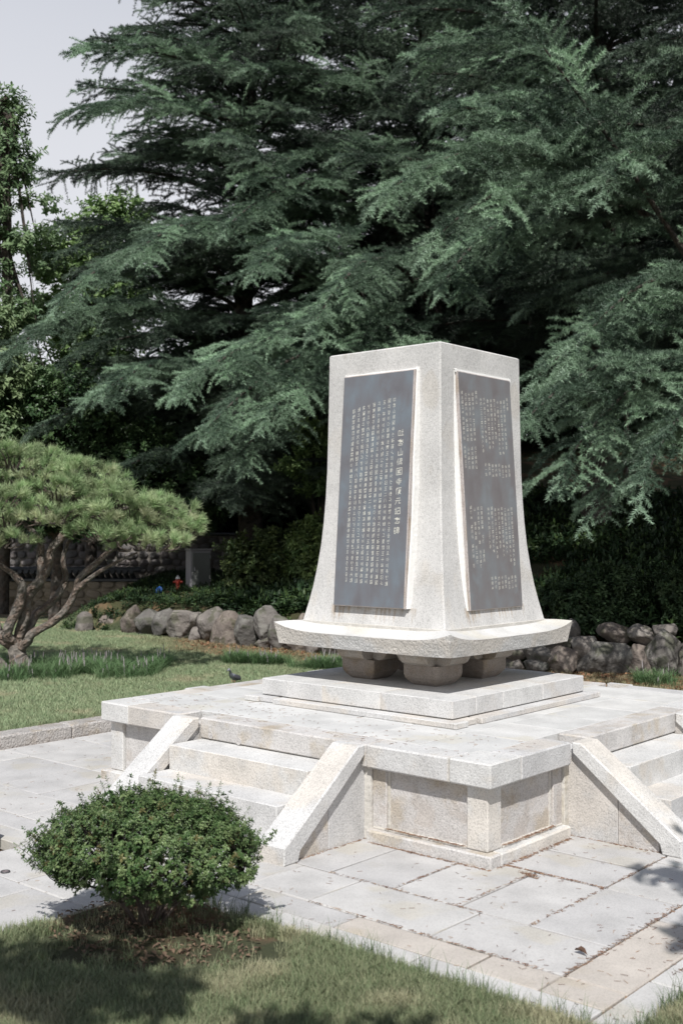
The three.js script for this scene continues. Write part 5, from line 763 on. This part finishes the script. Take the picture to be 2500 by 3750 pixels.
// ------------------------------------------------------------------ walls, cabinet, hydrant at the back left
{
  const r = rng(907);
  const cladding = (t, a0, a1, d, y0, y1, w, h, mats, back) => { // rubble facing, stone by stone
    const b = block(a0, a1, y0 - 0.4, y1, -0.5, -0.06, 0.01); part('wall_core', boxUV(b), back, t);
    let y = y0; let row = 0; const shapes = Array.from({ length: 8 }, (_, i) => { const g = mergeVertices(new THREE.IcosahedronGeometry(1, 2).deleteAttribute('normal').deleteAttribute('uv')), p = g.attributes.position; for (let k = 0; k < p.count; k++) { const v = V().fromBufferAttribute(p, k), q = 1 + 0.22 * fbm(v.x * 1.3 + i * 5, v.y * 1.3, v.z * 1.3, 2); const m = Math.max(Math.abs(v.x), Math.abs(v.y)); p.setXYZ(k, v.x * q / Math.pow(m + 0.15, 0.4), v.y * q / Math.pow(m + 0.15, 0.4), v.z * q * 0.8); } g.computeVertexNormals(); return boxUV(g, i, i); });
    while (y < y1 - h * 0.3) { const rh = h * (0.8 + r() * 0.4); let x = a0 + (row % 2) * w * 0.4; while (x < a1 - w * 0.3) { const rw = w * (0.65 + r() * 0.7); const m = part('stone', shapes[Math.floor(r() * 8)], mats[Math.floor(r() * mats.length)], t); m.position.set(x + rw / 2, y + rh / 2 + (r() - 0.5) * 0.05, -0.04); m.scale.set(rw * 0.47, rh * 0.47, 0.1); m.rotation.z = (r() - 0.5) * 0.4; x += rw; } y += rh; row++; }
  };
  const warm = [[0.62, 0.52, 0.4], [0.56, 0.48, 0.38], [0.66, 0.57, 0.46]].map((c) => stone(c, grainTop, roughBump, 0.02, 0.95)), wb = stone([0.42, 0.36, 0.28], grainTop, roughBump, 0.02, 1);
  const tileM = new THREE.MeshStandardMaterial({ color: new THREE.Color().setRGB(0.07, 0.075, 0.08), roughness: 0.45 });
  const w1 = thing('stone_wall', 'sunlit tan rubble wall with a dark tiled coping behind the pine stems', 'wall', site(-13.2, 36.5, 0.1), SITE_TURN);
  cladding(w1, -2.4, 6.6, 0, 0.0, 1.05, 0.42, 0.27, warm, wb);
  { const g = []; for (let x = -2.4; x < 6.6; x += 0.2) { const c = new THREE.CylinderGeometry(0.075, 0.075, 0.75, 7, 1, false); c.rotateX(Math.PI / 2 - 0.42); c.translate(x, 1.24, 0.02); g.push(c); } const m = part('coping_tiles', mergeGeometries(g), tileM, w1); m.userData.kind = 'stuff'; part('coping_bed', block(-2.4, 6.6, 1.06, 1.16, -0.62, 0.14, 0.02), tileM, w1); const rg = new THREE.CylinderGeometry(0.09, 0.09, 9, 10); rg.rotateZ(Math.PI / 2); rg.translate(2.1, 1.44, -0.28); part('coping_ridge', rg, tileM, w1); }
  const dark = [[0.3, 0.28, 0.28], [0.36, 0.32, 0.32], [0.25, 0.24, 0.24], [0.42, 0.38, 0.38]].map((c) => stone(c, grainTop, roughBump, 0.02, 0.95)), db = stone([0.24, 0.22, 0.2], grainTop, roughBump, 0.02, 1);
  const w2 = thing('stone_wall', 'long shaded wall of grey rubble stones behind the grey cabinet', 'wall', site(-8.6, 40.5, 1.1), SITE_TURN);
  cladding(w2, -4.5, 9.5, 0, 0.2, 1.55, 0.38, 0.26, dark, db); part('coping', block(-4.5, 9.5, 1.56, 1.66, -0.6, 0.12, 0.03), tileM, w2);
  // cabinet
  const cb = thing('utility_cabinet', 'plain grey metal cabinet standing in the greenery right of the pine', 'cabinet', onGround(-4.35, 34), SITE_TURN + 0.5);
  const grey = new THREE.MeshStandardMaterial({ color: new THREE.Color().setRGB(0.34, 0.33, 0.345), roughness: 0.5, metalness: 0.2 }), grey2 = new THREE.MeshStandardMaterial({ color: new THREE.Color().setRGB(0.2, 0.21, 0.2), roughness: 0.3, metalness: 0.3 });
  part('body', block(-0.33, 0.33, -0.1, 1.12, -0.2, 0.2, 0.015), grey, cb); part('lid', block(-0.36, 0.36, 1.121, 1.18, -0.23, 0.24, 0.012), grey, cb);
  const dr = part('door', block(-0.27, 0.3, 0.08, 1.06, 0.201, 0.222, 0.008), grey2, cb); part('handle', block(-0.22, -0.19, 0.5, 0.64, 0.223, 0.25, 0.006), grey, dr); for (const y of [0.22, 0.92]) part('hinge', block(0.303, 0.325, y - 0.05, y + 0.05, 0.202, 0.23, 0.004), grey, dr);
  // hydrant
  const hy = thing('fire_hydrant', 'small red fire hydrant with a white cap left of the grey cabinet', 'fire hydrant', onGround(-4.85, 33.2), SITE_TURN); hy.scale.setScalar(0.78);
  const redM = new THREE.MeshStandardMaterial({ color: new THREE.Color().setRGB(0.42, 0.05, 0.03), roughness: 0.4 }), whiteM = new THREE.MeshStandardMaterial({ color: new THREE.Color().setRGB(0.75, 0.75, 0.74), roughness: 0.4 });
  part('barrel', new THREE.LatheGeometry([[0, -0.05], [0.12, -0.05], [0.12, 0.03], [0.085, 0.05], [0.08, 0.3], [0.1, 0.33], [0.11, 0.4], [0.085, 0.46], [0, 0.46]].map(([x, y]) => new THREE.Vector2(x, y)), 16), redM, hy);
  part('bonnet', new THREE.LatheGeometry([[0, 0.461], [0.085, 0.461], [0.09, 0.49], [0.065, 0.55], [0.03, 0.575], [0.03, 0.61], [0, 0.61]].map(([x, y]) => new THREE.Vector2(x, y)), 16), whiteM, hy);
  for (const [x, z, q] of [[0.13, 0, 0], [-0.13, 0, 0], [0, 0.13, 1]]) { const c = new THREE.CylinderGeometry(0.045, 0.05, 0.1, 12); q ? c.rotateX(Math.PI / 2) : c.rotateZ(Math.PI / 2); c.translate(x, 0.36, z); part('outlet', c, redM, hy); }
  // crumpled blue sheet
  const bs = new THREE.IcosahedronGeometry(0.13, 5), bp = bs.attributes.position; for (let i = 0; i < bp.count; i++) { const v = V().fromBufferAttribute(bp, i), q = 1 + 0.5 * fbm(v.x * 9, v.y * 9, v.z * 9, 3); bp.setXYZ(i, v.x * q, v.y * q * 0.9 + v.x * 0.25, v.z * q * 0.6); } bs.computeVertexNormals();
  solo('plastic_sheet', bs, new THREE.MeshStandardMaterial({ color: new THREE.Color().setRGB(0.02, 0.09, 0.32), roughness: 0.35 }), 'small crumpled bright blue plastic sheet on the dark bank below the hydrant', 'plastic sheet', onGround(-5.15, 31.6).add(V(0, 0.12, 0)));
}

// ------------------------------------------------------------------ pigeon, litter, stud
{
  const r = rng(1013), pg = thing('pigeon', 'grey pigeon standing on the lawn just beyond the left platform edge', 'pigeon', site(-1.86, 19.3, LAWN), SITE_TURN + Math.PI + 0.95); pg.scale.setScalar(1.0);
  // one continuous skin: rings along the body axis, beak end first (x forward, y up)
  const spine = [[0.155, 0.285, 0.004], [0.135, 0.289, 0.012], [0.122, 0.296, 0.021], [0.105, 0.3, 0.0255], [0.088, 0.292, 0.026], [0.076, 0.27, 0.026], [0.068, 0.24, 0.032], [0.05, 0.205, 0.05], [0.015, 0.175, 0.062], [-0.03, 0.155, 0.06], [-0.075, 0.135, 0.046], [-0.11, 0.12, 0.031], [-0.15, 0.105, 0.024], [-0.19, 0.092, 0.026], [-0.2, 0.088, 0.012]];
  const pos = [], idx = [], S = 12; spine.forEach(([x, y, rad], i) => { const flat = i > 11 ? 0.35 : 1; for (let j = 0; j < S; j++) { const a = j / S * 6.283; pos.push(x + (i > 4 && i < 9 ? Math.sin(a) * rad * 0.45 : 0), y + Math.sin(a) * rad * flat, Math.cos(a) * rad * (i < 6 ? 0.86 : 1)); } });
  for (let i = 0; i < spine.length - 1; i++) for (let j = 0; j < S; j++) { const a = i * S + j, b = i * S + (j + 1) % S; idx.push(a, a + S, b, b, a + S, b + S); }
  const bg = new THREE.BufferGeometry(); bg.setAttribute('position', new THREE.Float32BufferAttribute(pos, 3)); bg.setIndex(idx); bg.computeVertexNormals();
  const grey = new THREE.MeshStandardMaterial({ color: new THREE.Color().setRGB(0.2, 0.21, 0.25), roughness: 0.6 }), darkG = new THREE.MeshStandardMaterial({ color: new THREE.Color().setRGB(0.07, 0.07, 0.085), roughness: 0.6 }), pink = new THREE.MeshStandardMaterial({ color: new THREE.Color().setRGB(0.4, 0.13, 0.1), roughness: 0.6 });
  part('body', bg, grey, pg);
  for (const sd of [-1, 1]) { const w = new THREE.SphereGeometry(1, 12, 8); w.scale(0.105, 0.042, 0.016); w.rotateZ(0.32); w.translate(-0.055, 0.158, sd * 0.052); part('wing', w, darkG, pg); const e = new THREE.SphereGeometry(0.005, 8, 6); e.translate(0.118, 0.3, sd * 0.0175); part('eye', e, pink, pg); const l = new THREE.CylinderGeometry(0.006, 0.005, 0.11, 6); l.translate(-0.01, 0.055, sd * 0.028); const lg = [l]; for (const q of [-0.4, 0, 0.4, 3.14]) { const t = new THREE.CylinderGeometry(0.0035, 0.003, 0.04, 5); t.rotateZ(Math.PI / 2); t.translate(0.02, 0, 0); t.rotateY(q); t.translate(-0.01, 0.004, sd * 0.028); lg.push(t); } part('leg', mergeGeometries(lg), pink, pg); }
  const bk = new THREE.ConeGeometry(0.007, 0.026, 8); bk.rotateZ(-Math.PI / 2 - 0.25); bk.translate(0.163, 0.283, 0); part('beak', bk, darkG, pg);

  // dry brown leaf and small stud on the paving
  const lf = new Soup(); leaf(lf, V(-0.05, 0.012, 0), V(1, 0.12, 0.2), V(0, 1, 0), 0.11, 0.05, 0.55); solo('dry_leaf', lf.build(), new THREE.MeshStandardMaterial({ color: new THREE.Color().setRGB(0.1, 0.055, 0.035), roughness: 0.8, side: THREE.DoubleSide }), 'single curled dark brown leaf lying on the paving near the right corner', 'dead leaf', V(2.405 * K, 0.004, 2.22 * K));
  const st = thing('paving_stud', 'small round dark metal stud set in the paving left of the bush', 'stud', V(-0.211 * K, 0.003, 3.109 * K)); part('rim', new THREE.TorusGeometry(0.033, 0.008, 8, 24).rotateX(Math.PI / 2), new THREE.MeshStandardMaterial({ color: new THREE.Color().setRGB(0.09, 0.085, 0.09), roughness: 0.5, metalness: 0.4 }), st); part('disc', new THREE.CylinderGeometry(0.027, 0.027, 0.006, 20), new THREE.MeshStandardMaterial({ color: new THREE.Color().setRGB(0.2, 0.16, 0.16), roughness: 0.6 }), st);
  // fallen cedar needles: scattered thinly on the paving, thick in the joints and along the plinth
  const ndl = [], nc = [], put = (x, z, y = 0.006) => { ndl.push(new THREE.Matrix4().compose(V(x, y, z), new THREE.Quaternion().setFromEuler(new THREE.Euler((r() - 0.5) * 0.15, r() * 6.28, (r() - 0.5) * 0.2)), V(0.6 + r() * 0.9, 1, 0.8 + r() * 0.7))); nc.push(new THREE.Color().setRGB(0.22, 0.105, 0.06).lerp(new THREE.Color().setRGB(0.11, 0.07, 0.05), r()).lerp(new THREE.Color().setRGB(0.4, 0.27, 0.17), r() < 0.25 ? 0.8 : 0)); };
  for (let i = 0; i < 2000; i++) { const x = (r() * 5.9 - 2.95) * K, z = (-1 + r() * 4.4) * K; if (Math.abs(x) < 1.56 * K && z < 1.56 * K) continue; if (z > 2.8 * K && (x > 0.53 * K || x < -0.53 * K)) continue; if (r() < 0.45 && x < 1.2 * K) continue; put(x, z); }
  const line = (x0, z0, x1, z1, n, w) => { for (let i = 0; i < n; i++) { const t = r(), c = Math.pow(r(), 2) * (r() < 0.5 ? -1 : 1); put(lerp(x0, x1, t) * K + c * w, lerp(z0, z1, t) * K + (r() - 0.5) * w, 0.004); } };
  line(0.78, 1.555, 1.55, 1.555, 210, 0.03); line(1.555, 0.78, 1.555, 1.5, 210, 0.03); line(1.72, 1.42, 2.1, 1.42, 110, 0.025); line(1.55, 1.42, 1.75, 1.42, 80, 0.03); line(1.68, 1.46, 1.76, 1.5, 80, 0.06); line(0.72, 1.5, 0.72, 2.05, 100, 0.025); line(1.5, 0.72, 2.1, 0.72, 100, 0.025); line(2.09, 0.75, 2.09, 2.08, 130, 0.018); line(2.456, 1.42, 2.456, 2.45, 150, 0.025); line(0.97, 2.077, 1.84, 2.077, 80, 0.015); line(1.2, 2.455, 2.4, 2.455, 120, 0.02); line(2.52, 1.65, 2.85, 2.2, 40, 0.2); line(1.355, 1.56, 1.355, 2.07, 60, 0.014); line(1.72, 1.45, 1.71, 2.08, 60, 0.014);
  for (const [x0, z0, x1, z1] of [[0.86, 1.5, 1.36, 1.5], [1.5, 0.86, 1.5, 1.36]]) for (let i = 0; i < 200; i++) { const t = r(); put(lerp(x0, x1, t) * K + (r() - 0.5) * 0.03, lerp(z0, z1, t) * K + (r() - 0.5) * 0.03, 0.065 * K + 0.018); }
  for (let i = 0; i < 260; i++) put((r() * 2.9 - 1.45) * K, (0.9 + r() * 0.6) * K, 0.5139 * K + 0.003);
  const nd = new THREE.BoxGeometry(0.034, 0.0018, 0.0022); tag(instances('fallen_needles', nd, new THREE.MeshStandardMaterial({ color: 0xffffff, roughness: 0.9 }), ndl, null, nc), 'reddish brown fallen needles scattered over the paving and packed in its joints', 'needles');
  // leaf litter under the azalea and along the boulders
  const lit = [], lc = []; const sl = new Soup(); leaf(sl, V(-0.02, 0.004, 0), V(1, 0.1, 0), V(0, 1, 0), 0.045, 0.022, 0.4);
  for (let i = 0; i < 700; i++) { const a = r() * 6.28, q = Math.sqrt(r()), x = 1.62 + Math.cos(a) * q * 0.95, z = 5.42 + Math.sin(a) * q * 0.6; if (x < 0.55 * K || z < 2.82 * K) continue; lit.push(new THREE.Matrix4().compose(V(x, 0.035 + r() * 0.02, z), new THREE.Quaternion().setFromEuler(new THREE.Euler(r() - 0.5, r() * 6.28, r() - 0.5)), V(1, 1, 1).multiplyScalar(0.6 + r() * 0.7))); lc.push(new THREE.Color().setRGB(0.1, 0.065, 0.045).lerp(new THREE.Color().setRGB(0.2, 0.135, 0.09), r())); }
  for (let i = 0; i < 3000; i++) { const a = -4 + r() * 12.5, d = boulderD(a) - 2.6 + Math.pow(r(), 0.7) * 3.2, p = site(a, d); p.y = groundY(p.x, p.z) + 0.02; lit.push(new THREE.Matrix4().compose(p, new THREE.Quaternion().setFromEuler(new THREE.Euler(r() - 0.5, r() * 6.28, r() - 0.5)), V(1, 1, 1).multiplyScalar(1.2 + r() * 1.4))); lc.push(new THREE.Color().setRGB(0.24, 0.1, 0.055).lerp(new THREE.Color().setRGB(0.36, 0.2, 0.11), r())); }
  tag(instances('leaf_litter', sl.build(), new THREE.MeshStandardMaterial({ color: 0xffffff, roughness: 0.9, side: THREE.DoubleSide }), lit, null, lc), 'brown leaf litter under the clipped bush and along the foot of the boulders', 'leaf litter');
}

// ------------------------------------------------------------------ tree behind the viewer: its crown shades the near grass and the right edge of the paving
broadleaf({ label: 'leafy tree out of view behind the viewer, shading the near grass and right paving edge', base: (() => { const p = site(3.2, -4); p.y = 0; return p; })(), trunk: [V(0, -0.2, 0), V(0.1, 2.4, 0), V(-0.1, 4.4, -0.3), V(-0.5, 6.5, -1)], radius: 0.24, n: 1100, size: 0.2, color: [0.07, 0.13, 0.045], color2: [0.13, 0.2, 0.07], seed: 61, jitter: 1.2,
  even: 0.45, blobs: [[-5.2, 6.2, -6.0, 0.4, 0.2, 0.35], [-4.8, 6.3, -5.45, 0.4, 0.18, 0.18], [-3.6, 6.2, -5.0, 0.45, 0.12, 0.12], [-0.75, 6.5, -6.5, 0.4, 0.18, 0.22], [-0.4, 6.6, -7.5, 0.45, 0.2, 0.35], [0.15, 6.7, -8.5, 0.45, 0.25, 0.35], [0.6, 7.4, -9.3, 0.45, 0.3, 0.35], [1.8, 7, -6, 1.4, 0.8, 1.2], [-3, 7.2, -0.8, 2.3, 1, 1.7], [0.5, 8, -0.8, 2.5, 1.2, 2]] });
renderer.render(scene, camera);
